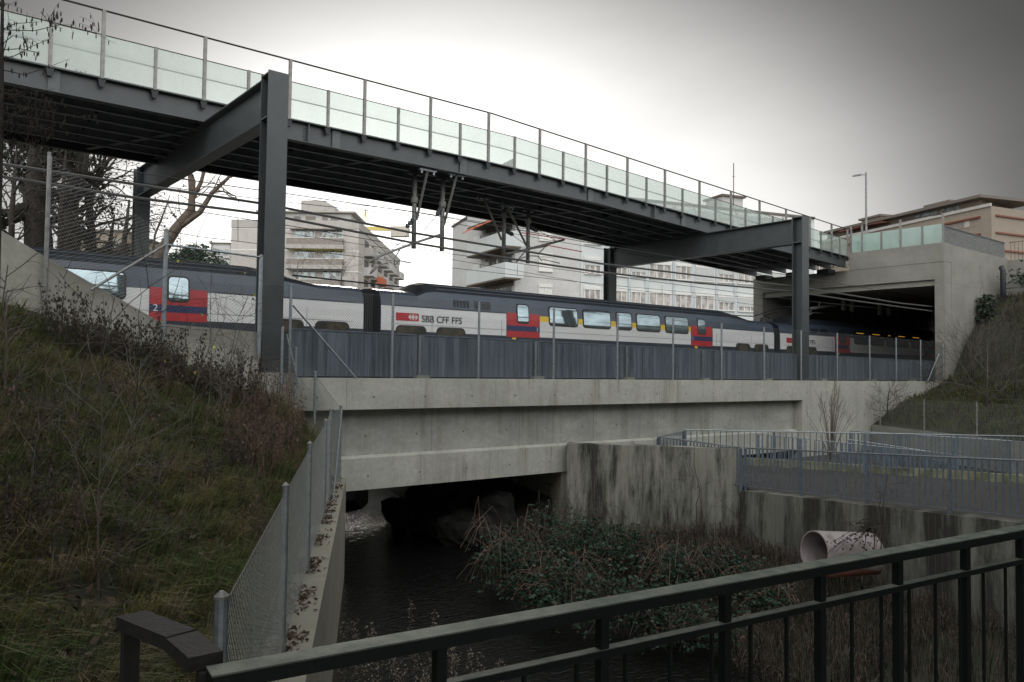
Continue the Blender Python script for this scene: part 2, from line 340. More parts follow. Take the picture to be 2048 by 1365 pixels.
# ------------------------------------------------------------------ railway bridge
rb = thing('railway_bridge', 'pale concrete railway bridge with deep girder spanning the dark river', 'bridge', (20, 24.5, 0))
MB().box(7.0, 29.75, 18.2, 18.75, 4.19, 4.985).box(29.75, 42.99, 18.2, 18.75, -.3, 4.985).build('parapet', M['cap'], rb)
MB().box(9.2, 29.75, 18.6, 19.1, 2.96, 4.18).build('girder', M['conc'], rb)
MB().hexa([(9.2, 18.42, 2.12), (29.74, 18.42, 2.12), (29.74, 19.2, 2.12), (9.2, 19.2, 2.12)], [(9.2, 18.42, 2.93), (29.74, 18.42, 2.93), (29.74, 19.2, 2.93), (9.2, 19.2, 2.93)]).hexa([(9.2, 18.43, 2.93), (29.74, 18.43, 2.93), (29.74, 18.59, 2.93), (9.2, 18.59, 2.93)], [(9.2, 18.55, 2.99), (29.74, 18.55, 2.99), (29.74, 18.59, 2.99), (9.2, 18.59, 2.99)]).build('lower_beam', M['cap'], rb)
MB().box(7.5, 43, 19.2, 31.0, 2.4, 3.85).build('deck', M['conc'], rb)
MB().box(6.9, 9.19, 18.5, 18.89, 1.0, 4.18).box(2.0, 9.2, 18.9, 31.15, -.3, 2.39).box(9.2, 9.25, 18.9, 19.0, -.3, 2.1).build('abutment', M['canal'], rb)
MB().hexa([(16.75, 18.5, -.3), (20.2, 18.5, -.3), (24.5, 31.0, -.3), (20.8, 31.0, -.3)], [(16.75, 18.5, 2.11), (20.2, 18.5, 2.11), (24.5, 31.0, 2.11), (20.8, 31.0, 2.11)]).build('pier', M['canal'], rb)
mb = MB()
def pw(u, z): return Vector((16.75+(20.8-16.75)*u, 18.5+12.5*u, z))-Vector((.02, -.006, 0))
for st_ in ([(.2, 1.0), (.2, 1.5)], [(.2, 1.25), (.24, 1.25)], [(.24, 1.0), (.24, 1.5)], [(.3, 1.5), (.27, 1.45), (.27, 1.0), (.3, 1.0)], [(.27, 1.25), (.3, 1.25)], [(.33, 1.5), (.345, 1.0), (.36, 1.35), (.375, 1.0), (.39, 1.5)], [(.42, 1.5), (.42, 1.05), (.45, 1.0), (.45, 1.5)], [(.05, 1.6), (.09, 1.6)], [(.07, 1.6), (.07, 1.05)], [(.045, 1.03), (.1, 1.03)], [(.12, 1.1), (.125, 1.35), (.15, 1.35), (.15, 1.1), (.12, 1.1)]):
    mb.tube([pw(u, z) for u, z in st_], .018, 4)
mb.build('graffiti', M['t_rub'], rb)
struct(MB().box(2, 75, 19.4, 31, 3.85, 4.02).build('ballast_bed', M['ballast']))
mb = MB()
for yc in (22.1, 26.93):
    for o in (-.72, .72): mb.box(-30, 75, yc+o-.035, yc+o+.035, 4.02, 4.17)
struct(mb.build('rails', M['galv_d']))
struct(MB().box(-60, 2, 18.8, 31.2, 3.9, 4.02).build('track_bed', M['ballast']))
# wing wall on the left, its top climbs to the left
top = [(-6, 12.2), (1.77, 7.82), (2.63, 7.32), (4.82, 6.14), (6.96, 6.04)]
mb = MB()
for (xa, za), (xb, zb) in zip(top, top[1:]):
    mb.hexa([(xa, 18.2, 2.0), (xb, 18.2, 2.0), (xb, 18.6, 2.0), (xa, 18.6, 2.0)], [(xa, 18.2, za), (xb, 18.2, zb), (xb, 18.6, zb), (xa, 18.6, za)])
tag(mb.build('wing_wall', M['wing']), 'light concrete wing wall whose top climbs to the left along the track', 'wall')
tag(MB().box(6.97, 7.78, 17.95, 18.8, 3.8, 5.1).build('column_plinth', M['wing']), 'weathered concrete plinth under the near left steel column', 'plinth')
# noise barrier
xs = [7.75, 11.52, 15.63, 19.63, 23.65, 27.57, 31.60, 35.87, 39.80, 42.6]
nb = thing('noise_barrier', 'blue grey ribbed noise barrier with dark water streaks along the bridge edge', 'noise barrier', (25, 18.55, 4.985))
def bz(x): return 6.16-.0048*(x-7.75)
for a, b_ in zip(xs, xs[1:]):
    if a == 27.57:
        parts = [(a+.09, 29.85), (30.45, b_-.09)]
    else: parts = [(a+.09, b_-.09)]
    for (p0, p1) in parts:
        mb = MB().hexa([(p0, 18.5, 5.03), (p1, 18.5, 5.03), (p1, 18.6, 5.03), (p0, 18.6, 5.03)], [(p0, 18.5, bz(p0)), (p1, 18.5, bz(p1)), (p1, 18.6, bz(p1)), (p0, 18.6, bz(p0))])
        pn = mb.build('panel', M['barrier'], nb)
        MB().hexa([(p0, 18.48, bz(p0)), (p1, 18.48, bz(p1)), (p1, 18.62, bz(p1)), (p0, 18.62, bz(p0))], [(p0, 18.48, bz(p0)+.035), (p1, 18.48, bz(p1)+.035), (p1, 18.62, bz(p1)+.035), (p0, 18.62, bz(p0)+.035)]).build('panel_cap', M['bluegrey'], pn)
for x in xs[1:-1]:
    MB().box(x-.07, x-.055, 18.44, 18.64, 5.0, bz(x)+.01).box(x+.055, x+.07, 18.44, 18.64, 5.0, bz(x)+.01).box(x-.054, x+.054, 18.475, 18.49, 5.0, bz(x)+.01).build('post', M['galv'], nb)
    MB().box(x-.2, x+.2, 18.3, 18.48, 4.987, 5.07).build('base_plate', M['lowwall'], nb)
# ------------------------------------------------------------------ fences
def chain(mb, P, Q, zb0, zt0, zb1, zt1, pitch=.07, r=.0023, sag=0):
    P = Vector(P); Q = Vector(Q); L = (Q-P).length; H = ((zt0-zb0)+(zt1-zb1))/2; n = int((L+H)/pitch)+1
    def pt(u, v):
        k = u/L; q = P+(Q-P)*k; a = zb0+(zb1-zb0)*k; b = zt0+(zt1-zt0)*k; return (q.x, q.y, a+(b-a)*v)
    for i in range(n):
        u0 = i*pitch-H
        for sg in (1, -1):
            a, b_ = (u0, u0+H); va, vb = (0, 1) if sg == 1 else (1, 0)
            if b_ <= 0 or a >= L: continue
            if a < 0: va = va+(vb-va)*(-a/H); a = 0
            if b_ > L: vb2 = va+(vb-va)*((L-a)/(b_-a)); b_ = L; vb = vb2
            if b_-a < .01: continue
            mb.tube([pt(a, va), pt(b_, vb)], r, 3)
    mb.tube([pt(0, 1), pt(L, 1)], r*1.5, 4); mb.tube([pt(0, 0), pt(L, 0)], r*1.3, 4); mb.tube([pt(0, .5), pt(L, .5)], r*1.1, 4)
def post(x, y, z0, z1, r, parent, mt='galv', cap=True):
    mb = MB().tube([(x, y, z0), (x, y, z1)], r, 10)
    o = mb.build('post', M[mt], parent, smooth=False)
    if cap: MB().tube([(x, y, z1), (x, y, z1+r*.4), (x, y, z1+r*1.1)], [r*1.15, r*1.12, r*.3], 10).build('post_cap', M['alu'], o)
    return o
fb = thing('chain_link_fence', 'long chain link fence on round posts in front of the noise barrier on the bridge', 'fence', (25, 18.25, 4.985))
fx = [(6.98, 6.85, 4.3), (7.70, 7.19, 4.4), (10.5, 7.17, 4.99), (13.29, 7.14, 4.99), (16.12, 7.12, 4.99), (18.9, 7.11, 4.99), (21.67, 7.09, 4.99), (24.4, 7.07, 4.99), (27.09, 7.04, 4.99), (29.69, 7.02, 4.99), (32.5, 7.02, 4.99), (35.3, 7.01, 4.99), (37.8, 7.01, 4.99), (40.31, 7.0, 4.99), (42.8, 7.0, 4.99)]
mb = MB(); chain(mb, (6.98, 18.27), (7.7, 18.27), 5.45, 7.2, 5.45, 7.19); chain(mb, (7.7, 18.27), (42.8, 18.27), 5.03, 7.15, 5.03, 6.98); mb.build('mesh', M['wire'], fb)
for i, (x, zt, zb) in enumerate(fx):
    if i == 0: continue
    post(x, 18.22, zb, zt, .035, fb, 'galv')
MB().tube([(7.75, 18.2, 6.72), (9.45, 18.2, 4.99)], .028, 8).build('brace', M['galv'], fb)
MB().tube([(41.0, 18.2, 4.99), (42.3, 18.2, 6.4)], .025, 8).build('brace', M['galv'], fb)
# fence on the wing wall (left of the column)
fl = thing('climbing_fence', 'tall chain link fence with braces on the climbing wing wall at left', 'fence', (5, 18.1, 5))
A = onY(100, 305, 18.1); B = onY(333, 462, 18.1); Cc = onY(523, 490, 18.1)
post(A.x, 18.1, 6.5, A.z, .045, fl, 'galv_d', False); post(B.x, 18.1, 5.2, B.z, .05, fl); post(Cc.x, 18.1, 5.45, 7.8, .05, fl)
mb = MB(); chain(mb, (A.x, 18.12), (B.x, 18.12), 7.3, A.z-.1, 6.1, B.z-.08, .075, .0024); chain(mb, (B.x, 18.12), (Cc.x, 18.12), 6.0, B.z-.1, 5.6, 7.7, .075, .0024); mb.build('mesh', M['wire'], fl)
MB().tube([onY(335, 490, 18.08), onY(521, 515, 18.08)], .025, 8).build('top_rail', M['galv'], fl)
MB().tube([onY(331, 490, 18.06), onY(182, 580, 18.06)], .028, 8).build('brace', M['galv_d'], fl)
# corner fence running down the slope to the canal wall
fc = thing('slope_fence', 'chain link fence stepping down beside the steel column to the canal wall', 'fence', (8, 17.8, 3))
cp = [(7.34, 6.14, 4.85), (7.68, 5.68, 4.5), (8.18, 5.12, 3.9), (8.86, 4.30, 2.47)]
for x, zt, zb in cp[:-1]: post(x, 17.8, zb, zt, .033, fc)
mb = MB()
for (xa, za, ba), (xb, zb, bb) in zip(cp, cp[1:]): chain(mb, (xa, 17.82), (xb, 17.82), ba+.1, za-.05, bb+.1, zb-.05, .065, .0026)
mb.build('mesh', M['wire'], fc)
MB().tube([(7.42, 17.75, 6.0), (7.75, 17.72, 4.75)], .02, 8).build('brace', M['galv'], fc)
# canal fence
ff = thing('canal_fence', 'galvanised chain link fence with capped posts along the top of the canal wall', 'fence', (*xy(3, .27), 2.47))
pp = [(-4.0, 4.07), (.73, 4.07), (3.95, 4.18), (8.05, 4.24), (10.05, 4.35)]
cps = [onD(443, 1197, 3.95)]
p0 = (cps[0].x, cps[0].y)
base = [p0]+[xy(s, .27) for s, z in pp[1:]]+[(8.86, 17.8)]
zt = [cps[0].z]+[z for s, z in pp[1:]]+[4.30]
for (x, y), z, rr in zip(base, zt, [.034]*5+[.034]): post(x, y, 2.3, z, rr, ff)
mb = MB()
for i in range(5): chain(mb, base[i], base[i+1], 2.52, zt[i]-.06, 2.52, zt[i+1]-.06, .088, .0017)
mb.build('mesh', M['wire'], ff)
q = base[4]; MB().tube([(q[0]+.05, q[1]-.1, 2.47), (base[5][0], base[5][1]-.05, 4.2)], .02, 8).build('brace', M['galv'], ff)
# ------------------------------------------------------------------ steel frames carrying the footbridge
def frame(name, label, xn, zt, zb, yf, xf, base_z, far_top, fbase):
    t = thing(name, label, 'steel frame', (xn, 18.5, base_z), 'portal frames carrying the footbridge')
    def column(x, y0, y1, z0, z1):
        mb = MB().box(x, x+.5, y0, y0+.035, z0, z1).box(x, x+.5, y1-.035, y1, z0, z1).box(x+.235, x+.265, y0+.035, y1-.035, z0, z1)
        c = mb.build('column', M['steel'], t)
        MB().box(x-.05, x+.55, y0-.05, y1+.05, z0-.03, z0).build('base_plate', M['steel3'], c)
        return c
    c = column(xn, 18.3, 18.78, base_z+.03, zt)
    for zz in (zt-1.12, zt-.06): MB().box(xn+.01, xn+.234, 18.336, 18.744, zz, zz+.03).build('stiffener', M['steel3'], c)
    c2 = column(xf, yf, yf+.48, fbase, far_top)
    dx = (xf-xn)/(yf-18.78); m_ = MB()
    w = .2; xc = xn+.25; xc2 = xf+.25; y0, y1 = 18.785, yf-.005; z1, z0, z1b, z0b = zt-.08, zt-1.14, far_top-.05, far_top-1.1
    def seg(a, b_, za, zb_, zc, zd):
        m_.hexa([(xc-a, y0, za), (xc+b_, y0, za), (xc2+b_, y1, zc), (xc2-a, y1, zc)], [(xc-a, y0, zb_), (xc+b_, y0, zb_), (xc2+b_, y1, zd), (xc2-a, y1, zd)])
    seg(w, w, z1-.035, z1, z1b-.035, z1b); seg(w, w, z0, z0+.035, z0b, z0b+.035); seg(.015, .015, z0+.035, z1-.035, z0b+.035, z1b-.035)
    bm = m_.build('beam', M['steel'], t)
    mb = MB().box(xn+.02, xn+.235, y0+.0, y0+.03, z0+.04, z1-.04)
    mb.build('end_plate', M['steel3'], bm)
    mb = MB()
    for k in range(8):
        zz = z0+.15+k*(z1-z0-.3)/7
        mb.box(xn+.10, xn+.14, y0-.035, y0-.006, zz, zz+.04)
    mb.build('bolt_row', M['steel3'], bm)
    return t
frame('steel_portal_frame', 'large dark steel portal frame at left with its beam crossing under the footbridge', 7.05, 12.32, 5.1, 31.3, 7.2, 5.1, 12.55, 3.9)
frame('steel_portal_frame', 'dark steel portal frame in front of the tunnel mouth at right', 29.92, 11.87, 4.985, 29.6, 30.1, 4.985, 11.85, 3.9)
# ------------------------------------------------------------------ footbridge
fbz = [(-30, 12.3), (16, 12.3), (23, 12.2), (30, 11.85), (43, 11.36)]     # underside of the edge girder
ftz = [(-30, 12.93), (17, 12.93), (20, 12.88), (43.3, 11.96)]            # its top flange
def bz0(x): return lerp(fbz, x)
def bz1(x): return lerp(ftz, x)
def tz(x): return lerp([(-30, 14.79), (17.5, 14.79), (43.2, 13.55)], x)
def gz(x): return lerp([(-30, 14.12), (18.6, 14.12), (43.2, 12.95)], x)
fo = thing('footbridge', 'long dark steel footbridge with frosted glass parapet crossing above the train', 'footbridge', (20, 26.5, 11.4))
X0, X1 = -14.0, 42.95
stn = [X0, -6, 0, 5, 10, 14, 17, 20, 23, 26.5, 30, 34, 38, X1]
def strip(mb, y0, y1, fz0, fz1, m=0, stn=stn):
    for a, b_ in zip(stn, stn[1:]):
        mb.hexa([(a, y0, fz0(a)), (b_, y0, fz0(b_)), (b_, y1, fz0(b_)), (a, y1, fz0(a))], [(a, y0, fz1(a)), (b_, y0, fz1(b_)), (b_, y1, fz1(b_)), (a, y1, fz1(a))], m)
for nm, ya in (('edge_girder', 23.5), ('far_girder', 29.35)):
    mb = MB(); strip(mb, ya+.06, ya+.085, lambda x: bz0(x)+.02, lambda x: bz1(x)-.02)
    strip(mb, ya-.09 if ya < 25 else ya, ya+.17, lambda x: bz0(x), lambda x: bz0(x)+.02); strip(mb, ya-.12, ya+.2, lambda x: bz1(x)-.02, lambda x: bz1(x)+.02)
    g_ = mb.build(nm, M['steel'], fo)
    if ya < 25:
        for x in (3.2, 11.2, 16.2, 22.6, 28.5, 34.5):
            MB().box(x, x+.28, ya+.0, ya+.055, bz0(x)+.03, bz1(x)-.03).build('splice_plate', M['steel3'], g_)
        for x in (10.35, 26.6):
            mb = MB().box(x, x+.03, ya-.08, ya+.055, bz0(x)+.03, bz1(x)+.04)
            for k in range(5): mb.box(x-.12, x-.06, ya+.03, ya+.055, bz0(x)+.12+k*.09, bz0(x)+.15+k*.09)
            mb.build('bolted_splice', M['steel3'], g_)
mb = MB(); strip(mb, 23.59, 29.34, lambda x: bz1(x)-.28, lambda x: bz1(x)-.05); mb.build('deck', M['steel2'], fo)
for k in range(5):
    y = 24.45+k*.97; mb = MB()
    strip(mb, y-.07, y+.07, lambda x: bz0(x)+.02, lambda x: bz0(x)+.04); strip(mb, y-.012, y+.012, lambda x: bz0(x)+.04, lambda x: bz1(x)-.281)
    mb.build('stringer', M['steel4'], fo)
def bracex(xa, xb, ya, yb): return MB().bar((xa, ya, bz0(xa)+.09), (xb, yb, bz0(xb)+.09), .13, .03)
for i in range(10):
    xa = -11.6+i*5.6
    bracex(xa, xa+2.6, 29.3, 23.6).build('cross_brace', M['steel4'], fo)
mb = MB()
for i in range(19):
    x = -13+i*2.95; mb.box(x-.015, x+.015, 23.6, 29.3, bz1(x)-.45, bz1(x)-.281)
mb.build('cross_beams', M['steel2'], fo)
tall = [-13.42+2.57*i for i in range(7)]+[4.45, 7.12, 9.70, 12.28, 14.85, 17.39, 19.88, 22.35, 24.81, 27.23, 29.66, 32.06, 34.41, 36.75, 39.02, 41.20, 42.9]
for y, nm in ((23.42, 'near'), (29.5, 'far')):
    al = []
    for a, b_ in zip(tall, tall[1:]): al += [(a, 1), ((a+b_)/2, 0)]
    al.append((tall[-1], 1))
    for x, isT in al:
        zt_ = tz(x) if isT else gz(x)
        if nm == 'far': continue
        w = .045 if isT else .038
        o = MB().box(x-w, x+w, y-.05, y+.03, bz1(x)-.02, zt_).build('tall_post' if isT else 'short_post', M['alu'], fo)
        MB().hexa([(x-.1, y-.02, bz1(x)-.03), (x-.1, y+.05, bz1(x)-.03), (x+.1, y+.05, bz1(x)-.03), (x+.1, y-.02, bz1(x)-.03)][::-1], [(x-.05, y-.02, bz1(x)-.24), (x-.05, y+.05, bz1(x)-.24), (x+.05, y+.05, bz1(x)-.24), (x+.05, y-.02, bz1(x)-.24)][::-1]).build('bracket', M['steel2'], o)
    if nm == 'near':
        for (a, _), (b_, _) in zip(al, al[1:]):
            MB().hexa([(a+.05, y+.0, bz1(a)+.03), (b_-.05, y+.0, bz1(b_)+.03), (b_-.05, y+.015, bz1(b_)+.03), (a+.05, y+.015, bz1(a)+.03)], [(a+.05, y+.0, gz(a)-.03), (b_-.05, y, gz(b_)-.03), (b_-.05, y+.015, gz(b_)-.03), (a+.05, y+.015, gz(a)-.03)]).build('glass_panel', M['glass'], fo)
        MB().tube([(x, y-.01, tz(x)-.02) for x in [X0, 5, 17.5, 30, 42.9]], .028, 8).build('top_rail', M['bark'], fo)
        MB().tube([(x, y-.0, gz(x)-.015) for x in [X0, 5, 18.6, 30, 42.9]], .014, 6).build('glass_rail', M['bark'], fo)
    else:
        mb = MB()
        for x, isT in al:
            mb.box(x-.03, x+.03, y-.02, y+.03, bz1(x)-.02, gz(x))
        mb.tube([(x, y, gz(x)-.02) for x in [X0, 5, 18.6, 30, 42.9]], .02, 6)
MB().tube([(x, 24.1, gz(x)-.32) for x in [X0, 5, 18.6, 30, 42.9]], .022, 6).build('handrail', M['steel2'], fo)
# bearing seat at the portal
for y in (24.2, 26.2, 28.3): MB().box(42.2, 42.98, y, y+.7, 11.05, 11.3).build('bearing', M['steel2'], fo)
# ------------------------------------------------------------------ tunnel portal
tp = thing('tunnel_portal', 'grey concrete tunnel portal with dark rectangular mouth swallowing the train', 'tunnel portal', (43, 24, 4))
mb = MB().box(43, 43.8, 18.2, 18.7, 4.99, 11.19).box(43, 43.8, 18.7, 29.03, 10.3, 11.2).box(43, 43.8, 29.03, 29.7, 3.9, 11.2)
mb.build('face_wall', M['portal'], tp)
MB().box(42.98, 43.82, 18.19, 23.35, 11.2, 12.18).build('upper_wall', M['portal'], tp)
MB().box(43.18, 43.75, 18.7, 29.03, 10.0, 10.3).build('lintel', M['portal_l'], tp)
MB().box(43.83, 51.3, 18.2, 18.7, 4.99, 12.14).box(43.0, 51.3, 18.21, 18.7, 0, 4.985).build('side_wall', M['portal'], tp)
MB().box(43.8, 80, 18.7, 29.7, 10.31, 11.2).build('roof_slab', M['portal'], tp)
MB().box(43.8, 80, 29.03, 29.7, 3.9, 10.3).box(51.3, 80, 18.2, 18.7, 3.9, 10.3).box(80, 80.5, 18.2, 29.7, 3.9, 11.2).build('inner_wall', M['portal'], tp)
tag(MB().box(51.32, 51.9, 2, 18.2, 3, 12.05).build('retaining_wall', M['portal']), 'dark grey retaining wall turning right beyond the tunnel portal', 'retaining wall')
# glass parapet of the portal (top of the face wall)
gp = thing('glass_parapet', 'pale green glass parapet with tall posts on top of the tunnel portal', 'parapet', (43.1, 21, 12.17))
ys = [23.3, 22.65, 21.55, 20.5, 19.35, 18.3]
for i, y in enumerate(ys):
    h = 1.55 if i in (0, 1, 3, 5) else 1.05
    MB().box(43.05, 43.13, y-.045, y+.045, 12.15, 12.15+h).build('post', M['alu'], gp)
for a, b_ in zip(ys, ys[1:]):
    MB().box(43.08, 43.095, b_+.05, a-.05, 12.2, 13.18).build('glass_panel', M['glass2'], gp)
MB().tube([(43.09, 23.3, 13.66), (43.09, 18.3, 13.68)], .02, 6).build('top_rail', M['bark'], gp)
sr = thing('portal_side_railing', 'ribbed grey metal railing along the top edge right of the tunnel portal', 'railing', (47, 18.3, 12.14))
mb = MB()
for k in range(84): x = 43.3+k*.095; mb.box(x, x+.05, 18.33, 18.345, 12.2, 13.05)
mb.build('bar_row', M['galv_d'], sr)
MB().box(43.15, 51.2, 18.3, 18.37, 13.05, 13.1).build('top_rail', M['steel'], sr); MB().box(43.15, 51.2, 18.31, 18.36, 12.17, 12.2).build('bottom_rail', M['steel'], sr)
MB().box(43.25, 51.2, 18.36, 18.37, 12.2, 13.04).build('infill_sheet', M['steel'], sr)
s2 = thing('terrace_railing', 'thin brown railing on the far right retaining wall above the ivy', 'railing', (51.6, 12, 12.05))
mb = MB()
for k in range(60): y = 18.1-k*.2; mb.box(51.5, 51.52, y-.01, y+.01, 12.05, 13.1)
mb.build('bar_row', M['redbark'] if 'redbark' in M else M['bark2'], s2); MB().box(51.49, 51.53, 6, 18.2, 13.1, 13.14).build('top_rail', M['bark2'], s2)
# drain pipe, block wall, lamp
a = onY(1984, 540, 18.05); MB_ = MB().tube([(a.x, 17.5, 8.0), (a.x, 17.5, a.z-.1), (a.x+.0, 17.6, a.z+.12)], .14, 12)
tag(MB_.build('drain_pipe', M['steel2'], smooth=True), 'black drain pipe standing against the portal side wall above the ivy', 'pipe')
bw = MB()
for r_ in range(6):
    for k in range(9):
        y = 17.9-k*1.0-(r_ % 2)*.5; bw.box(49.6, 50.0, y-.98, y, 9.3+r_*.24, 9.3+r_*.24+.22)
tag(bw.build('block_wall', M['block']), 'low grey block wall with ivy beside the black drain pipe', 'wall')
a = onD(1732, 345, 52); lp = thing('street_lamp', 'single armed street lamp on thin pole above the tunnel portal', 'street lamp', (a.x, a.y, 11.2))
MB().tube([(a.x, a.y, 11.2), (a.x, a.y, a.z)], [.09, .055], 8).build('pole', M['galv_d'], lp)
b1 = onD(1722, 350, 52); b2 = onD(1706, 352, 52)
hd = MB().bar((a.x, a.y, a.z-.15), b1, .07, .06).build('arm', M['galv_d'], lp)
MB().bar(b1, b2, .26, .09).build('lamp_head', M['galv_d'], lp)
# ------------------------------------------------------------------ the train
YS = 25.6
PROF = [((.06, 4.75), (.06, 4.75)), ((0, 5.1), (0, 5.1)), ((0, 6.66), (0, 6.66)), ((0, 7.32), (0, 7.32)), ((.015, 7.56), (.015, 7.56)), ((.05, 7.78), (.05, 7.9)), ((.14, 8.0), (.15, 8.22)), ((.4, 8.14), (.32, 8.42)), ((.8, 8.22), (.75, 8.6)), ((1.33, 8.25), (1.33, 8.68))]
def inset(z, k):
    P = [(a[1]+(b_[1]-a[1])*k, a[0]+(b_[0]-a[0])*k) for a, b_ in PROF]
    return lerp(P, z)
def plate(mb, x0, x1, z0, z1, rad, o0, o1, m=0, k=1, skew=0):
    rows = []; n = 5; zs = []
    for i in range(n+1): a = math.pi/2*i/n; zs.append((z0+rad*(1-math.cos(a)), rad*(1-math.sin(a))))
    for i in range(n+1): a = math.pi/2*(1-i/n); zs.append((z1-rad*(1-math.cos(a)), rad*(1-math.sin(a))))
    nm2 = 4; zs = zs[:n+1]+[(zs[n][0]+(zs[n+1][0]-zs[n][0])*q/nm2, zs[n][1]) for q in range(1, nm2)]+zs[n+1:]
    b = len(mb.v)
    for z, c in zs:
        y = YS+inset(z, k)
        mb.v += [(x0+c, y-o0, z), (x1-c, y-o0, z), (x1-c, y-o1, z), (x0+c, y-o1, z)]
    for i in range(len(zs)-1):
        q = b+4*i
        mb.f += [(q+2, q+3, q+7, q+6), (q+1, q+2, q+6, q+5), (q+3, q, q+4, q+7), (q, q+1, q+5, q+4)]; mb.m += [m]*4
    q = b+4*(len(zs)-1); mb.f += [(b, b+1, b+2, b+3), (q+3, q+2, q+1, q)]; mb.m += [m, m]
def text(body, size, x, z, mt, parent, y, name='lettering'):
    cu = bpy.data.curves.new(name, 'FONT'); cu.body = body; cu.size = size; cu.extrude = .004; cu.offset = .006*size
    to = bpy.data.objects.new('tmp', cu); COL.objects.link(to)
    bpy.context.view_layer.update()
    me = bpy.data.meshes.new_from_object(to.evaluated_get(bpy.context.evaluated_depsgraph_get()))
    bpy.data.objects.remove(to)
    me.transform(Matrix.Translation(Vector((x, y, z))-Vector(parent_root(parent).location)) @ Matrix.Rotation(R(90), 4, 'X'))
    me.materials.clear(); me.materials.append(M[mt]); o = bpy.data.objects.new(name, me); COL.objects.link(o); o.parent = parent; return o
def parent_root(o):
    while o.parent: o = o.parent
    return o
def coach(label, x0, L=24.75, cls='1', wins=None, yellow=True, lit=False, lettering=True, dcls='left'):
    t = thing('railway_coach', label, 'train carriage', (x0+L/2, YS+1.33, 4.17), 'coaches of the passing double deck train')
    st = [(0, 0), (.35, 0), (1.6, 0), (2.0, .75), (2.4, 1), (5.8, 1), (7.58, 1), (17.55, 1), (19.27, 1), (20.8, 1), (22.0, .6), (23.1, 0), (24.4, 0), (L, 0)]
    mb = MB(); np_ = 2*len(PROF)-1
    for x, k in st:
        pts = [(a[0]+(b_[0]-a[0])*k, a[1]+(b_[1]-a[1])*k) for a, b_ in PROF]
        for (i_, z) in pts: mb.v.append((x0+x, YS+i_, z))
        for (i_, z) in reversed(pts[:-1]): mb.v.append((x0+x, YS+2.66-i_, z))
    for s_ in range(len(st)-1):
        xm = (st[s_][0]+st[s_+1][0])/2; hk = (st[s_][1]+st[s_+1][1])/2
        for j in range(np_-1):
            a = s_*np_+j; jj = j if j < 9 else 17-j
            if jj <= 1: m_ = 0
            elif jj == 2: m_ = 1
            elif jj == 3: m_ = 3 if (yellow and 7.58 < xm < 17.55) else 1
            elif jj in (4, 5): m_ = 2
            else: m_ = 4 if hk > .2 else 2
            mb.f.append((a, a+np_, a+np_+1, a+1)); mb.m.append(m_)
    mb.f.append(tuple(range(np_))); mb.m.append(0); b = (len(st)-1)*np_; mb.f.append(tuple(reversed(range(b, b+np_)))); mb.m.append(0)
    body = mb.build('body', [M['t_dark'], M['t_white'], M['t_blue'], M['t_yel'], M['t_roof']], t)
    mb = MB()
    for (a_, b_) in ((.4, 2.3), (2.3, 5.6), (19.5, 22.5), (22.6, 24.4)): mb.box(x0+a_, x0+b_, YS-.012, YS+.002, 7.585, 7.6)
    mb.box(x0+.4, x0+L-.4, YS-.012, YS+.002, 6.9, 6.908)
    for q_ in (2.2, 5.55, 19.6, 22.6): mb.box(x0+q_, x0+q_+.012, YS-.004, YS+.002, 6.66, 7.3)
    mb.build('seam_line', M['t_dark'], t)
    mb = MB()
    for zz, oo in ((8.33, .27), (8.47, .43)): mb.box(x0+2.5, x0+20.6, YS+oo-.045, YS+oo+.02, zz, zz+.03)
    mb.build('roof_rib', M['t_blue'], t)
    for (a_, b_) in ((5.8, 7.58), (17.55, 19.27)):
        d_ = MB(); plate(d_, x0+a_, x0+b_, 6.62, 7.62, .01, 0, .012); d = d_.build('door', M['t_red'], t)
        d_ = MB(); plate(d_, x0+a_, x0+b_, 6.88, 7.1, .005, .012, .018); d_.build('navy_stripe', M['t_navy'], d)
        xc = (a_+b_)/2-.02
        w_ = MB(); plate(w_, x0+xc-.33, x0+xc+.33, 7.2, 8.02, .13, .0, .022); wf = w_.build('window_frame', M['t_rub'], d)
        w_ = MB(); plate(w_, x0+xc-.285, x0+xc+.285, 7.25, 7.97, .11, .02, .03); w_.build('pane', M['t_glass'], wf)
        tx = x0+b_-.2 if a_ < 10 else x0+a_+.06
        if dcls == 'A' and a_ > 10: tx = x0+a_+.1
        d_ = MB(); plate(d_, x0+(a_+b_)/2-.006, x0+(a_+b_)/2+.006, 6.62, 7.19, .001, .012, .0135); plate(d_, x0+a_+.0, x0+a_+.014, 6.62, 7.6, .001, .012, .0145); plate(d_, x0+b_-.014, x0+b_, 6.62, 7.6, .001, .012, .0145); d_.build('door_seam', M['t_rub'], d)
        text(cls, .25 if cls == '1' else .3, tx, 6.9, 'whitep', d, YS-.02, 'class_number')
        d_ = MB(); plate(d_, x0+a_+.3, x0+a_+.5, 6.5, 6.6, .01, 0, .012); d_.build('yellow_sticker', M['t_yel'], d)
    for (a_, b_) in (wins or [(8.1, 9.8), (10.1, 11.85), (12.2, 13.25), (13.55, 15.25), (15.6, 17.35)]):
        w_ = MB(); plate(w_, x0+a_, x0+b_, 7.18, 8.02, .15, .0, .022); wf = w_.build('window', M['t_rub'], t)
        w_ = MB(); plate(w_, x0+a_+.05, x0+b_-.05, 7.23, 7.97, .12, .02, .03); w_.build('pane', M['t_glass'], wf)
        if lit:
            w_ = MB(); plate(w_, x0+a_+.3, x0+b_-.5, 7.87, 7.92, .02, .03, .036); w_.build('lamp_strip', M['lamp'], wf)
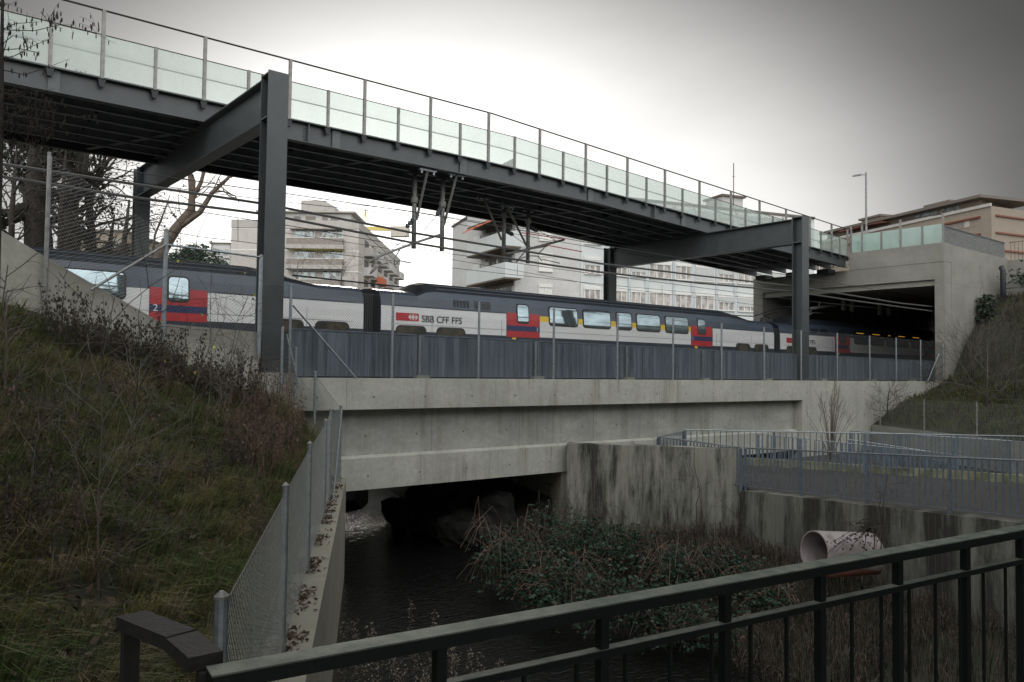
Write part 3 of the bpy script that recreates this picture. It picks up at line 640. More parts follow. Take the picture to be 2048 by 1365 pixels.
    for (a_, b_) in ((.62, 1.95), (2.4, 3.75), (21.25, 22.5), (22.9, 24.2)):
        w_ = MB(); plate(w_, x0+a_, x0+b_, 6.25, 6.87, .2, .0, .02); wf = w_.build('lower_window', M['t_rub'], t)
        w_ = MB(); plate(w_, x0+a_+.06, x0+b_-.06, 6.3, 6.82, .17, .018, .028); w_.build('pane', M['t_lglass'], wf)
    mb = MB()
    for k in range(5): mb.box(x0+3.2+k*.16, x0+3.3+k*.16, YS+.02, YS+.09, 7.68, 7.95)
    mb.build('vent_grille', M['t_roof'], t); plate_ = MB(); plate(plate_, x0+4.2, x0+5.0, 7.66, 7.98, .03, 0, .012); plate_.build('vent_panel', M['t_roof'], t)
    if lettering:
        lx = x0+.62
        lg = MB().box(lx, lx+.98, YS-.014, YS-.002, 7.04, 7.33).build('logo', M['t_red'], t)
        s_ = .29; cx, cz = lx+.73, 7.185; mb = MB(); y = YS-.02
        def poly(pts): mb.quad(*[(cx+a*s_, y, cz+b_*s_) for a, b_ in pts])
        for sg in (1, -1):
            poly([(sg*.12, .1), (sg*.42, .1), (sg*.30, .34), (sg*.44, .34), (sg*.74, 0), (sg*.44, -.34), (sg*.30, -.34), (sg*.42, -.1), (sg*.12, -.1)][::-sg])
        poly([(-.12, .34), (-.12, -.34), (.12, -.34), (.12, .34)]); mb.build('emblem', M['whitep'], lg)
        text('SBB CFF FFS', .36, lx+1.1, 7.03, 'black', t, YS-.012)
    # gangway bellows
    mb = MB()
    for k in range(6): mb.box(x0+L+.03+k*.09, x0+L+.09+k*.09, YS+.3, YS+2.3, 4.9, 8.0)
    mb.box(x0+L, x0+L+.57, YS+.4, YS+2.2, 4.95, 7.9); mb.build('gangway_bellows', M['t_rub'], t)
    return t
coach('second class double deck coach behind the left steel column and chain link fence', -11.2, cls='2', yellow=False, lettering=False, wins=[(9.2, 11.0), (11.3, 13.1), (13.4, 15.1), (15.15, 16.9)], dcls='A')
coach('first class double deck coach with yellow stripe in the middle of the photo', 14.26, cls='1')
coach('rear double deck coach partly inside the dark tunnel mouth', 39.6, cls='2', yellow=False, lit=True)
a = 42.0
pg = thing('pantograph', 'black folded pantograph over the coach roof before the tunnel mouth', 'pantograph', (39.5, 27, 8.3))
pA, pB, pC = onY(1528, 632, 27), onY(1590, 613, 27), onY(1565, 648, 27)
MB().tube([pC, pA], .035, 6).tube([pA, pB], .035, 6).tube([pA+Vector((0, .8, 0)), pB+Vector((0, .8, 0))], .025, 6).build('arm', M['t_roof'], pg)
MB().tube([pB+Vector((0, -.7, 0)), pB+Vector((0, .9, 0))], .03, 6).build('collector_head', M['t_roof'], pg)
for i in range(2): MB().tube([(39.3+.9*i, 26.6, 8.25), (39.3+.9*i, 26.6, 8.45)], [.09, .06], 8).build('insulator', M['t_roof'], pg)
# ------------------------------------------------------------------ overhead line equipment
def wire(label, Y, pts, r, mt='cable', name='overhead_wire', world=None):
    P = world if world else [onY(px, py, Y) for px, py in pts]
    tag(MB().tube(P, r, 5).build(name, M[mt]), label, 'cable')
wire('upper of the two thick feeder cables on the near steel columns', 18.9, [(-60, 318), (0, 328), (263, 368), (520, 407), (568, 416), (830, 467), (1100, 511), (1200, 527.6), (1400, 552), (1587, 573), (1700, 591), (1800, 607), (1865, 613.7)], .034, 'cable_l', 'feeder_cable')
wire('lower of the two thick feeder cables on the near steel columns', 18.9, [(-60, 343), (0, 353), (263, 395), (520, 427.6), (568, 436), (830, 487), (1100, 530.5), (1200, 544.8), (1400, 567), (1587, 583.5), (1700, 601), (1865, 623)], .034, 'cable_l', 'feeder_cable')
wire('messenger wire of the near track, highest thin wire', 22.1, [(-60, 290), (0, 298), (263, 344), (520, 381), (568, 387), (830, 425), (1009, 455), (1200, 490), (1590, 553), (1860, 598)], .014)
wire('contact wire of the near track below the thick feeder cables', 22.1, [(-60, 362), (0, 370), (291, 407), (520, 443), (568, 450), (900, 508), (1200, 550), (1590, 600), (1860, 628)], .011)
wire('contact wire of the far track just above the coach roofs', 26.9, [(200, 440), (400, 474), (518, 488), (567, 496), (900, 536), (1200, 569), (1525, 598), (1860, 632)], .011)
wire('messenger wire of the far track passing the cantilevers', 26.9, [(0, 322), (400, 384), (568, 404), (800, 429), (1200, 498), (1590, 562), (1860, 610)], .012)
wire('thin sagging return wire under the footbridge', 24.6, [(568, 394), (800, 419.6), (1130, 470), (1400, 520), (1590, 566)], .01)
wire('thin auxiliary wire running across the pale apartment facade', 24.6, [(568, 466), (760, 495), (1000, 536), (1200, 572), (1525, 612)], .009)
wire('dark thick rope of wire beyond the coach roofs', 30, None, .035, 'cable', 'overhead_wire', [onY(585, 551, 30), onY(700, 563.5, 30), onY(819, 576, 30), onY(1476, 632, 30), onY(1528, 634, 30)])
# red insulated wire
wire('short reddish insulated wire beside the right cantilever', 25, [(1044, 466), (1130, 479)], .02, 't_red'); wire('lower reddish insulated wire beside the right cantilever', 25, [(1094, 491), (1164, 504)], .02, 't_red')
rnd = random.Random(5)
for i, (px, y0, y1) in enumerate([(476, 437, 484), (1035, 531, 551), (1306, 527, 556), (1341, 548, 567), (1324, 571, 588), (1466, 545, 569)]):
    tag(MB().tube([onY(px, y0, 24), onY(px, y1, 24)], .01, 4).build('dropper_wire', M['cable']), ['short vertical dropper left of the near steel column', 'dropper below the right cantilever arm', 'dropper between wires over the bay of curtained windows', 'dropper right of the far column over the facade', 'lowest dropper over the curtained windows', 'dropper nearest the tunnel mouth'][i], 'wire', 'droppers')
def mast(label, px, yt, yb, Y, brace, hung):
    a = onY(px, yt, Y); b_ = onY(px, yb, Y); t = thing('catenary_mast', label, 'catenary mast', (a.x, Y, b_.z), 'tube masts hanging under the footbridge')
    MB().tube([(a.x, Y, 12.4), (a.x, Y, b_.z)], .085, 12).build('tube', M['galv_d'], t, smooth=True)
    MB().tube([(a.x, Y, b_.z+2.0*(a.z-b_.z)/3-.2), (a.x, Y, b_.z+2.0*(a.z-b_.z)/3)], .13, 12).build('clamp', M['galv_d'], t)
    p, q = brace; MB().tube([onY(*p, Y-hung), onY(*q, Y)], .05, 8).build('brace', M['galv_d'], t)
    e = onY(*p, Y-hung); MB().box(e.x-.35, e.x+.35, e.y-.06, e.y+.06, e.z, e.z+.06).box(e.x-.28, e.x-.22, e.y-.04, e.y+.04, e.z-.1, e.z+.2).box(e.x+.22, e.x+.28, e.y-.04, e.y+.04, e.z-.1, e.z+.2).build('bracket', M['galv'], t)
    MB().box(a.x-.3, a.x+.3, Y-.1, Y+.1, bz0(a.x)-.06, bz0(a.x)-.005).build('head_plate', M['steel3'], t)
mast('leftmost hanging catenary tube with diagonal strut', 830, 345, 498, 24.5, ((855, 343), (833, 440)), .85)
mast('second hanging catenary tube with diagonal strut', 886, 355, 503, 24.5, ((913, 352), (888, 450)), .85)
mast('third hanging catenary tube with strut leaning left', 1009, 385, 510, 26.5, ((968, 398), (1003, 480)), .5)
mast('fourth hanging catenary tube with strut leaning left', 1057, 395, 527, 26.5, ((1015, 415), (1052, 490)), .5)
def cantilever(label, segs, ins, Y):
    a = onY(*segs[0][0][0][:2], Y); t = thing('catenary_cantilever', label, 'catenary bracket', (a.x, Y, a.z-1))
    for pts, r in segs: MB().tube([onY(p[0], p[1], Y+(p[2] if len(p) > 2 else 0)) for p in pts], r, 8).build('arm', M['galv_d'], t, smooth=True)
    for p, q in ins:
        P = onY(*p, Y); Q = onY(*q, Y); mb = MB()
        for k in range(5): c = P.lerp(Q, (k+.5)/5); d = (Q-P).normalized()*.04; mb.tube([c-d, c+d], [.1, .06], 10)
        mb.build('insulator', M['steel3'], t)
cantilever('left cantilever bracket with curved steady arm beside the hanging tubes', [([(886, 468), (830, 486), (760, 512), (740, 525)], .045), ([(757, 517), (745, 540), (741, 548)], .035), ([(741, 548), (760, 530), (776, 526)], .025), ([(801, 497), (789, 518), (788, 531), (794, 528), (797, 521)], .025), ([(797, 521), (822, 526)], .018), ([(831, 440), (808, 480), (783, 500)], .014), ([(886, 418), (870, 435), (845, 465)], .014)], [((836, 428), (812, 456)), ((883, 416), (874, 430))], 24.5)
cantilever('right cantilever bracket with arched steady arm below the footbridge', [([(1128, 480), (1090, 490), (1040, 503), (1020, 507), (1009, 508)], .05), ([(1094, 492), (1062, 497)], .05), ([(1052, 501), (1032, 525)], .03), ([(1032, 525), (1045, 516), (1062, 512), (1076, 513), (1084, 522)], .024), ([(1098, 486), (1077, 508)], .025), ([(1085, 519), (1119, 527)], .022), ([(1024, 470), (1052, 490), (1062, 494)], .014), ([(1076, 461), (1112, 482)], .014)], [((1012, 462), (1026, 470)), ((1062, 456), (1075, 462))], 26.5)
cantilever('cantilever bracket reaching left from the tubes at the tunnel mouth', [([(1690, 608), (1665, 611), (1620, 617)], .06), ([(1668, 614), (1620, 618)], .04), ([(1638, 618), (1624, 619), (1617, 628)], .03), ([(1648, 627), (1625, 626), (1618, 630)], .03), ([(1640, 604), (1638, 612)], .05)], [((1670, 611), (1682, 609))], 26.0)
for i, (px, a_, b_) in enumerate([(1687, 593, 621), (1704, 596, 624), (1759, 605, 630), (1777, 602, 632)]):
    A_ = onY(px, a_, 26.0-(.9 if i > 1 else 0)); B_ = onY(px, b_, 26.0-(.9 if i > 1 else 0))
    tag(MB().tube([(A_.x, A_.y, 10.0 if i < 2 else 10.3), B_], .15, 10).build('tunnel_drop_tube', M['alu'] if i < 2 else M['galv_d']), ['left bright drop tube at the tunnel mouth', 'right bright drop tube at the tunnel mouth', 'dim drop tube inside the tunnel, left one', 'dim drop tube inside the tunnel, right one'][i], 'catenary tube', 'drop tubes at the tunnel mouth')
cantilever('small steady arm bracket inside the dark tunnel', [([(1760, 617), (1800, 618)], .04), ([(1803, 622), (1793, 630), (1793, 636)], .03), ([(1798, 630), (1828, 630)], .02)], [((1778, 617), (1790, 618))], 25.1)
# ------------------------------------------------------------------ background buildings
class Fac:
    def __init__(s, P0, P1):
        s.P = Vector((P0[0], P0[1])); d = Vector((P1[0]-P0[0], P1[1]-P0[1])); s.L = d.length; s.u = d/s.L
        s.n = Vector((s.u.y, -s.u.x))
        if s.n.dot(-s.P) < 0: s.n = -s.n
    def w(s, u, z, d=0): q = s.P+s.u*u+s.n*d; return (q.x, q.y, z)
    def box(s, mb, u0, u1, z0, z1, d0, d1, m=0):
        return mb.hexa([s.w(u0, z0, d1), s.w(u1, z0, d1), s.w(u1, z0, d0), s.w(u0, z0, d0)], [s.w(u0, z1, d1), s.w(u1, z1, d1), s.w(u1, z1, d0), s.w(u0, z1, d0)], m)
    def pix(s, px, py):
        d = ray(px, py); n3 = Vector((s.n.x, s.n.y, 0)); t = (Vector((s.P.x, s.P.y, 0))-EYE).dot(n3)/d.dot(n3); q = EYE+d*t
        return (Vector((q.x, q.y))-s.P).dot(s.u), q.z
def gxy(px, dep): q = onD(px, 745, dep); return (q.x, q.y)
# --- left beige block
A_, B_, C_ = gxy(455, 112), gxy(712, 112), gxy(795, 150)
F1, F2 = Fac(A_, B_), Fac(B_, C_)
D_ = (A_[0]+C_[0]-B_[0], A_[1]+C_[1]-B_[1])
bl = thing('apartment_block', 'beige apartment block with stacked balconies behind the left steel column', 'building', (*A_, 0))
zt = F1.pix(580, 441)[1]; zp = F1.pix(580, 457)[1]
def prism(poly, z0, z1, mt, parent, name): return MB().hexa([(x, y, z0) for x, y in poly], [(x, y, z1) for x, y in poly]).build(name, mt, parent)
prism([A_, B_, C_, D_], 0, zp, M['b_beige'], bl, 'wall'); mb = MB()
F1.box(mb, 0, F1.L, zp, zt, -1.5, .12); F2.box(mb, .1, F2.L, zp, zt, -1.5, .12); mb.build('roof_parapet', M['b_par'], bl)
prism([A_, B_, C_, D_], zp, zp+.2, M['b_par'], bl, 'roof')
mb = MB()
for yy in (459, 499+2, 542): z = F1.pix(580, yy)[1]; F1.box(mb, .02, F1.L, z-.1, z+.06, 0, .03); F2.box(mb, 0, F2.L, z-.1, z+.06, 0, .03)
mb.build('white_band', M['b_sill'], bl)
for k, (yt, yb, ys) in enumerate([(479, 492, 500), (520, 532, 540), (561, 573, 581)]):
    u0, z1 = F1.pix(578, yt); u1, _ = F1.pix(689, yt); z0 = F1.pix(578, yb)[1]; zs = F1.pix(578, ys)[1]
    mb = MB(); F1.box(mb, u0, u1, z0, z1, 1.3, 1.4); F1.box(mb, u0, u0+.1, z0, z1, .02, 1.3); F1.box(mb, u1-.1, u1, z0, z1, .02, 1.3)
    b_ = mb.build('balcony', M['b_brown'], bl)
    mb = MB(); F1.box(mb, u0-.15, u1+.15, zs, z0, 0, 1.5); mb.build('slab', M['b_par'], b_)
    mb = MB(); F1.box(mb, u0, u1, z1, z1+.08, 1.28, 1.42); mb.build('handrail', M['b_sill'], b_)
    for (a, c) in ((590, 630), (645, 686)):
        ua, za = F1.pix(a, yt-16); uc, _ = F1.pix(c, yt-16)
        mb = MB(); F1.box(mb, ua, uc, z0, za+.1, 0, .04); w_ = mb.build('window', M['b_win'], bl)
        mb = MB()
        for q in range(4): F1.box(mb, ua+(uc-ua)*q/3-.06, ua+(uc-ua)*q/3+.06, z0, za+.1, .04, .09)
        F1.box(mb, ua, uc, za+.1, za+.2, 0, .09); mb.build('frame', M['b_sill'], w_)
    mb = MB(); F1.box(mb, u0+.3, u1-.3, F1.pix(600, yt-18)[1], F1.pix(600, yt-18)[1]+.14, 0, 1.1)
    mb.build('awning_box' if k != 1 else 'yellow_awning', M['b_brown'] if k != 1 else M['b_yellow'], bl)
prism([Fac.w(F1, u, 0, d)[:2] for u, d in ((3.5, -2), (16.5, -2), (16.5, -9), (3.5, -9))], zp, F1.pix(600, 422)[1], M['b_pale'], bl, 'penthouse')
mb = MB(); F1.box(mb, 3.0, 17.2, F1.pix(600, 421)[1], F1.pix(600, 418)[1], -10, -1.2); mb.build('penthouse_roof', M['b_par'], bl)
mb = MB()
for a, c in ((580, 594), (604, 624), (638, 649), (655, 672)):
    ua = F1.pix(a, 430)[0]; uc = F1.pix(c, 430)[0]; mb = MB(); F1.box(mb, ua, uc, F1.pix(600, 438)[1], F1.pix(600, 428)[1], -2, -1.93); mb.build('shutter', M['b_brown'], bl)
u0, u1 = F1.pix(591, 400)[0], F1.pix(640, 400)[0]
mb = MB(); F1.box(mb, u0, u1, zp, F1.pix(600, 392)[1], -8, -3); mb.hexa([F1.w(u1, zp, -3.02), F1.w(u1+1.5, zp, -3.02), F1.w(u1+1.5, zp, -7.9), F1.w(u1, zp, -7.9)], [F1.w(u1, F1.pix(600, 393)[1], -3.02), F1.w(u1+1.5, F1.pix(600, 404)[1], -3.02), F1.w(u1+1.5, F1.pix(600, 404)[1], -7.9), F1.w(u1, F1.pix(600, 393)[1], -7.9)])
mb.build('lift_tower', M['b_par'], bl)
for k in range(5):
    z0 = zp-2.6-k*2.9
    for q in range(6):
        u = 4+q*5.6; mb = MB(); F2.box(mb, u, u+3.6, z0-.6, z0+.6, .02, 1.3); b_ = mb.build('side_balcony', M['b_pale'] if (q+k) % 2 else M['b_par'], bl)
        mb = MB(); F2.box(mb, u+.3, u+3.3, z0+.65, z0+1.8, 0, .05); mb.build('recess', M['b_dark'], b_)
        mb = MB(); F2.box(mb, u+3.9, u+5.2, z0-.3, z0+1.5, 0, .06); mb.build('window', M['b_sill'], bl)
mb = MB(); F2.box(mb, 8.2, 12.2, zp-6.9, zp-5.8, 1.2, 2.0); mb.build('orange_awning', M['b_orange'], bl)
# small far blocks
def house(label, px0, px1, py, dep, mt, back=14):
    a, b_ = gxy(px0, dep), gxy(px1, dep); f_ = Fac(a, b_); z = f_.pix(px0, py)[1]
    t = thing('distant_house', label, 'building', (*a, 0))
    mb = MB(); f_.box(mb, 0, f_.L, 0, z, -back, 0); mb.build('wall', mt, t)
    mb = MB(); f_.box(mb, -.3, f_.L+.3, z, z+.3, -back-.3, .3); mb.build('roof', M['b_roof'], t)
    n = max(2, int(f_.L/3.4))
    for r_ in range(3):
        for q in range(n):
            u = f_.L*(q+.5)/n; zz = z-1.8-r_*2.9
            mb = MB(); f_.box(mb, u-.7, u+.7, zz-.6, zz+.7, -.02, .04); mb.build('window', M['b_win'], t)
house('small pale building left of the beige apartment block', 415, 453, 488, 170, M['b_pale'])
house('grey house behind the bare trees far left', 152, 240, 463, 120, M['b_tan'])
house('low tan house beside the far left steel column', 236, 262, 482, 150, M['b_pale'])
# --- long pale block in the middle
A_, B_, C_ = gxy(901, 86), gxy(1027, 73), gxy(1629, 86)
G1, G2 = Fac(A_, B_), Fac(B_, C_)
D_ = (A_[0]+C_[0]-B_[0], A_[1]+C_[1]-B_[1])
bm = thing('apartment_building', 'long pale apartment building with blue green panels and corner balconies behind the train', 'building', (*B_, 0))
zc = 22.2; za = G1.pix(903, 457)[1]
MB().hexa([(*A_, 0), (*B_, 0), (*C_, 0), (*D_, 0)], [(*A_, za), (*B_, zc), (*C_, zc), (*D_, za)]).build('wall', M['b_pale'], bm)
MB().hexa([G1.w(-.1, za, .15), G1.w(G1.L+.1, zc, .15), G2.w(G2.L, zc, .15), (*D_, za)], [G1.w(-.1, za+.22, .15), G1.w(G1.L+.1, zc+.22, .15), G2.w(G2.L, zc+.22, .15), (*D_, za+.22)]).build('roof', M['b_roof'], bm)
bays = [(1076, 1104), (1166, 1200), (1218, 1253), (1259, 1290), (1296, 1341), (1348, 1382), (1388, 1427), (1434, 1467), (1473, 1512), (1518, 1560), (1566, 1610)]
zs0 = G2.pix(1376, 617)[1]
U = [(G2.pix(a, 600)[0], G2.pix(b_, 600)[0]) for a, b_ in bays]
mb = MB(); G2.box(mb, U[1][0]-.3, G2.L-.1, 0, zc-.5, 0, .1); mb.build('panel_facade', M['b_panel'], bm)
mb = MB()
for k, (a, b_) in enumerate(U[2:]):
    wdt = .55 if k % 2 == 0 else .3; G2.box(mb, a-wdt*.8, a-.05, 0, zc-.5, .1, .22)
mb.build('pilasters', M['b_mull'], bm)
rr = random.Random(4)
for r_ in range(-1, 4):
    z0 = zs0+r_*2.87
    for k, (a, b_) in enumerate(U):
        d = .1 if k else 0
        blind = (r_ > 0 and rr.random() < .55) or k == 0 or (r_ == 0 and k in (7, 8))
        mb = MB(); G2.box(mb, a+.05, b_-.05, z0, z0+1.3, d, d+.03); w_ = mb.build('window', M['b_curt'] if k else M['b_sill'], bm)
        mb = MB(); n = 3 if b_-a > 1.7 else 2
        for q in range(n+1): u = a+.07+(b_-a-.14)*q/n; G2.box(mb, u-.05, u+.05, z0, z0+1.3, d+.03, d+.08)
        G2.box(mb, a, b_, z0+1.3, z0+1.62, d, d+.12); G2.box(mb, a, b_, z0-.12, z0, d, d+.18); mb.build('frame', M['b_sill'], w_)
        if blind and k:
            hgt = rr.choice([.55, .9, 1.25]); mb = MB(); G2.box(mb, a+.08, b_-.08, z0+1.3-hgt, z0+1.29, d+.085, d+.11); mb.build('blind', M['b_blind'], w_)
for r_ in range(-1, 4):
    z0 = G1.pix(1001, 565)[1]+r_*2.87
    ua, ub = G1.pix(962, 560)[0], G1.L
    mb = MB(); G1.box(mb, ua, ub+1.2, z0, z0+1.35, 1.5, 1.6); G1.box(mb, ua, ua+.12, z0, z0+1.35, .02, 1.5); q = ub+1.2
    G1.box(mb, q-.1, q, z0, z0+1.35, -.3, 1.5); b_ = mb.build('balcony', M['b_panel'], bm)
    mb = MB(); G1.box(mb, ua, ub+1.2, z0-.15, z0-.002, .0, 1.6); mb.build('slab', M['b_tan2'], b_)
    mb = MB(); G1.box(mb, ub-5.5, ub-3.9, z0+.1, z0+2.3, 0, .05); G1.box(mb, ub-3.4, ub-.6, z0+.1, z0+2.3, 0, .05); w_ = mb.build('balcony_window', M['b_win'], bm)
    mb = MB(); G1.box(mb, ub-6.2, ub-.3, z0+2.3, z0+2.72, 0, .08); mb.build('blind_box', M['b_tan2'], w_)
    ua = G1.pix(949, 500)[0]; mb = MB(); G1.box(mb, ua, ua+1.5, z0+.6, z0+2.1, 0, .04); w_ = mb.build('narrow_window', M['b_win'], bm)
    mb = MB(); G1.box(mb, ua-.1, ua+1.6, z0+1.5, z0+2.3, .04, .1); mb.build('blind', M['b_sill'], w_)
u = G1.pix(966, 450)[0]; mb = MB(); z = G1.pix(990, 448)[1]
mb.hexa([G1.w(u, z-.8, 2.3), G1.w(G1.L+.2, z-.6, 2.3), G1.w(G1.L+.2, z+.9, .1), G1.w(u, z+.7, .1)], [G1.w(u, z-.75, 2.3), G1.w(G1.L+.2, z-.55, 2.3), G1.w(G1.L+.2, z+.95, .1), G1.w(u, z+.75, .1)]); mb.build('orange_awning', M['b_orange'], bm)
for a, b_, yt, d in ((1492, 1534, 385, -4), (1539, 1557, 414, -5)):
    ua, ub = G2.pix(a, 400)[0], G2.pix(b_, 400)[0]; z = G2.pix(a, yt)[1]; mb = MB(); G2.box(mb, ua, ub, zc, z+.4, d-3, d); c_ = mb.build('chimney', M['b_pale'], bm)
    mb = MB(); G2.box(mb, ua-.25, ub+.25, z+.4, z+.6, d-3.3, d+.3); mb.build('chimney_cap', M['b_roof'], c_)
aa = onD(1467, 410, 84); tag(MB().tube([(aa.x, aa.y, 22.3), (aa.x, aa.y, onD(1467, 326, 84).z)], .05, 5).tube([(aa.x-.3, aa.y, aa.z+3), (aa.x+.3, aa.y, aa.z+3)], .02, 4).build('roof_antenna', M['cable']), 'thin antenna mast rising above the roof of the long pale building', 'antenna')
# --- brown block at right
A_, B_ = gxy(1640, 172), gxy(1986, 132); C_ = gxy(2300, 150)
H1, H2 = Fac(A_, B_), Fac(B_, C_); D_ = (A_[0]+C_[0]-B_[0], A_[1]+C_[1]-B_[1])
bt = thing('tan_apartment_block', 'tan apartment block with dark red slab edges behind the tunnel portal', 'building', (*B_, 0))
zt = H1.pix(1985, 412)[1]
prism([A_, B_, C_, D_], 0, zt, M['b_tan'], bt, 'wall')
in_ = [H1.w(0, 0, -2)[:2], H1.w(H1.L-4, 0, -2)[:2], H2.w(14, 0, -6)[:2], D_]
prism(in_, zt, zt+2.1, M['b_tan2'], bt, 'top_storey')
mb = MB(); H1.box(mb, -1, H1.L-2.6, zt+2.1, zt+2.6, -14, -.6); mb.build('roof', M['b_roof'], bt)
for k in range(5):
    z0 = zt-1.35-k*2.9
    mb = MB(); H1.box(mb, 0, H1.L-2, z0-1.5, z0-.0, .0, .05); mb.build('storey_recess', M['b_tan2'] if k % 2 else M['b_tan'], bt)
    mb = MB(); H1.box(mb, 0, H1.L-2, z0-.28, z0, .05, .5); H2.box(mb, 1, H2.L, z0-.28, z0, .0, .3); mb.build('slab_edge', M['b_redband'], bt)
    for q in range(11):
        u = H1.L-5.5-q*4.6; mb = MB(); H1.box(mb, u-2.1, u, z0-1.45, z0-.3, .05, .1); w_ = mb.build('window', M['b_win'] if q % 2 else M['b_brown'], bt)
        mb = MB(); H1.box(mb, u+.3, u+1.3, z0-1.45, z0-.3, .05, .12); mb.build('pier', M['b_par'], w_)
mb = MB(); H1.box(mb, 0, H1.L, zt-.02, zt+.5, -.1, .3); mb.build('parapet_rail', M['b_par'], bt)
for q, (u0, u1) in enumerate([(H1.L-12, H1.L-8), (H1.L-18, H1.L-13)]):
    mb = MB(); H1.box(mb, u0, u1, zt+.5, zt+1.9, -2.05, -1.95); mb.build('window', M['b_win'], bt)
mb = MB(); H1.box(mb, H1.L-36, H1.L-24, zt+1.5, zt+1.7, -1.9, .2); mb.build('red_awning', M['b_redband'], bt)
for px0, px1, yt in ((1821, 1866, 421), (1692, 1730, 447)):
    ua, ub = H1.pix(px0, yt)[0], min(H1.pix(px1, yt)[0], H1.L+4); z = H1.pix(px0, yt)[1]; mb = MB(); H1.box(mb, ua, ub, zt+2.6, z+.8, -8, -4); c_ = mb.build('roof_box', M['b_tan'], bt)
    mb = MB(); H1.box(mb, ua-.4, ub+.4, z+.8, z+1.2, -8.5, -3.5); mb.build('roof_cap', M['b_roof'], c_)
# --- crane
c0 = onD(730, 470, 230); cr = thing('tower_crane', 'distant yellow tower crane beyond the beige apartment block', 'crane', (c0.x, c0.y, 0))
zj = onD(760, 458, 230).z; ztop = onD(731, 418, 230).z
mb = MB()
for dx, dy in ((-.7, -.7), (.7, -.7), (.7, .7), (-.7, .7)): mb.tube([(c0.x+dx, c0.y+dy, 0), (c0.x+dx, c0.y+dy, zj)], .12, 4); mb.tube([(c0.x+dx, c0.y+dy, zj), (c0.x, c0.y, ztop)], .1, 4)
for k in range(int(zj/2)): mb.tube([(c0.x-.7, c0.y-.7, k*2), (c0.x+.7, c0.y-.7, k*2+2)], .07, 3)
mb.build('mast', M['crane'], cr)
e1 = onD(800, 459, 230); e0 = onD(600, 448, 235)
MB().bar((c0.x, c0.y, zj), e1, .9, 1.0).bar((c0.x, c0.y, zj), e0, .8, .9).build('jib', M['crane'], cr)
q1, q2 = onD(782, 464, 230), onD(818, 464, 230); MB().bar(q1, q2, 2.0, 2.9).build('counterweight', M['cranew'], cr)
MB().tube([(c0.x, c0.y, ztop), e1], .05, 4).tube([(c0.x, c0.y, ztop), e0], .05, 4).build('stay_rope', M['cable'], cr)
# ------------------------------------------------------------------ right side walls and railings
WA0, WA1, WB1 = (16.62, 18.12), (20.05, 14.3), (17.35, 5.6)
def wall(label, a, b_, thick, z0, za, zb, mt, name='river_wall', z0b=None):
    a = Vector(a); b_ = Vector(b_); n = Vector((b_.y-a.y, -(b_.x-a.x))).normalized()
    if n.x < 0: n = -n
    p = [a, b_, b_+n*thick, a+n*thick]
    return tag(MB().hexa([(q.x, q.y, z0) for q in p], [(p[0].x, p[0].y, za), (p[1].x, p[1].y, zb), (p[2].x, p[2].y, zb), (p[3].x, p[3].y, za)]).build(name, mt), label, 'wall')
wall('tall river wall with black mould streaks below the railway bridge', WA0, WA1, .45, -.3, 3.02, 3.0, M['wallA'])
wall('lower river wall with dark streaks carrying the blue grey railing', (19.72, 14.05), WB1, .5, -.3, 1.84, 2.42, M['wallB'])
wall('continuation of the stained river wall close to the footpath bridge', (17.34, 5.55), (15.6, -3), .5, -.3, 2.42, 2.7, M['wallB'])
wall('long low concrete wall below the grassy right bank', (35.26, 18.12), (29.0, 7.2), .4, 1.2, 3.0, 3.0, M['lowwall'], 'low_wall')
wall('end of low wall', (29.0, 7.15), (27.6, -20), .4, 1.2, 3.0, 3.0, M['lowwall'], 'low_wall')['label'] = 'low concrete wall running out of view to the right'
def railing(label, pts, h, spacing, zf, pn=4, posts=2.4, r=.022, bar=.035, thick=.012, name='metal_railing', grp=None, mt='bluegrey'):
    a0 = pts[0]; t = thing(name, label, 'railing', (a0[0], a0[1], zf(0)), grp)
    tot = 0; top = []; bot = []
    mb = MB()
    for (a, b_) in zip(pts, pts[1:]):
        a = Vector(a); b_ = Vector(b_); L = (b_-a).length; d = (b_-a)/L
        z_a, z_b = zf(tot), zf(tot+L)
        nb_ = int(L/spacing)
        for k in range(nb_+1):
            q = a+d*(k*spacing); z = z_a+(z_b-z_a)*(k*spacing/L)
            mb.bar((q.x, q.y, z+.1), (q.x, q.y, z+h-.03), thick, bar, up=Vector((d.x, d.y, 0)))
        npst = max(1, round(L/posts))
        for k in range(npst+1):
            q = a+d*(L*k/npst); z = z_a+(z_b-z_a)*k/npst
            MB().bar((q.x, q.y, z-.12), (q.x, q.y, z+h-.03), .02, .09, up=Vector((d.x, d.y, 0))).build('post', M[mt], t)
        MB().bar((a.x, a.y, z_a+.1), (b_.x, b_.y, z_b+.1), .04, .012).build('bottom_rail', M[mt], t)
        MB().tube([(a.x, a.y, z_a+h), (b_.x, b_.y, z_b+h)], r, 8).build('handrail', M[mt if mt != 'bluegrey' else 'galv'], t)
        tot += L
    mb.build('bar_row', M[mt], t); return t
railing('long blue grey bar railing on the lower river wall', [(19.9, 14.0), (17.6, 5.5), (16.2, 0)], 1.2, .15, lambda s: 1.86+.063*s)
railing('railing turning back along the wall beside the railway bridge', [(19.95, 14.2), (19.85, 17.3), (21.9, 17.95)], 1.2, .13, lambda s: 1.86+.03*s, posts=3)
railing('far railing along the kerb of the planting strip', [(21.95, 17.9), (30.6, 9.6), (33, 6)], 1.25, .2, lambda s: 2.02, posts=3.2, bar=.03)
railing('ramp railing sloping down behind the planting strip', [(25.8, 17.6), (30.5, 13.6)], .95, .16, lambda s: 2.05-.09*s, posts=1.6)
railing('upper ramp railing in front of the low concrete wall', [(30.6, 16.6), (31.2, 11.0), (30.0, 8.0)], 1.1, .15, lambda s: 1.9, posts=2.0)
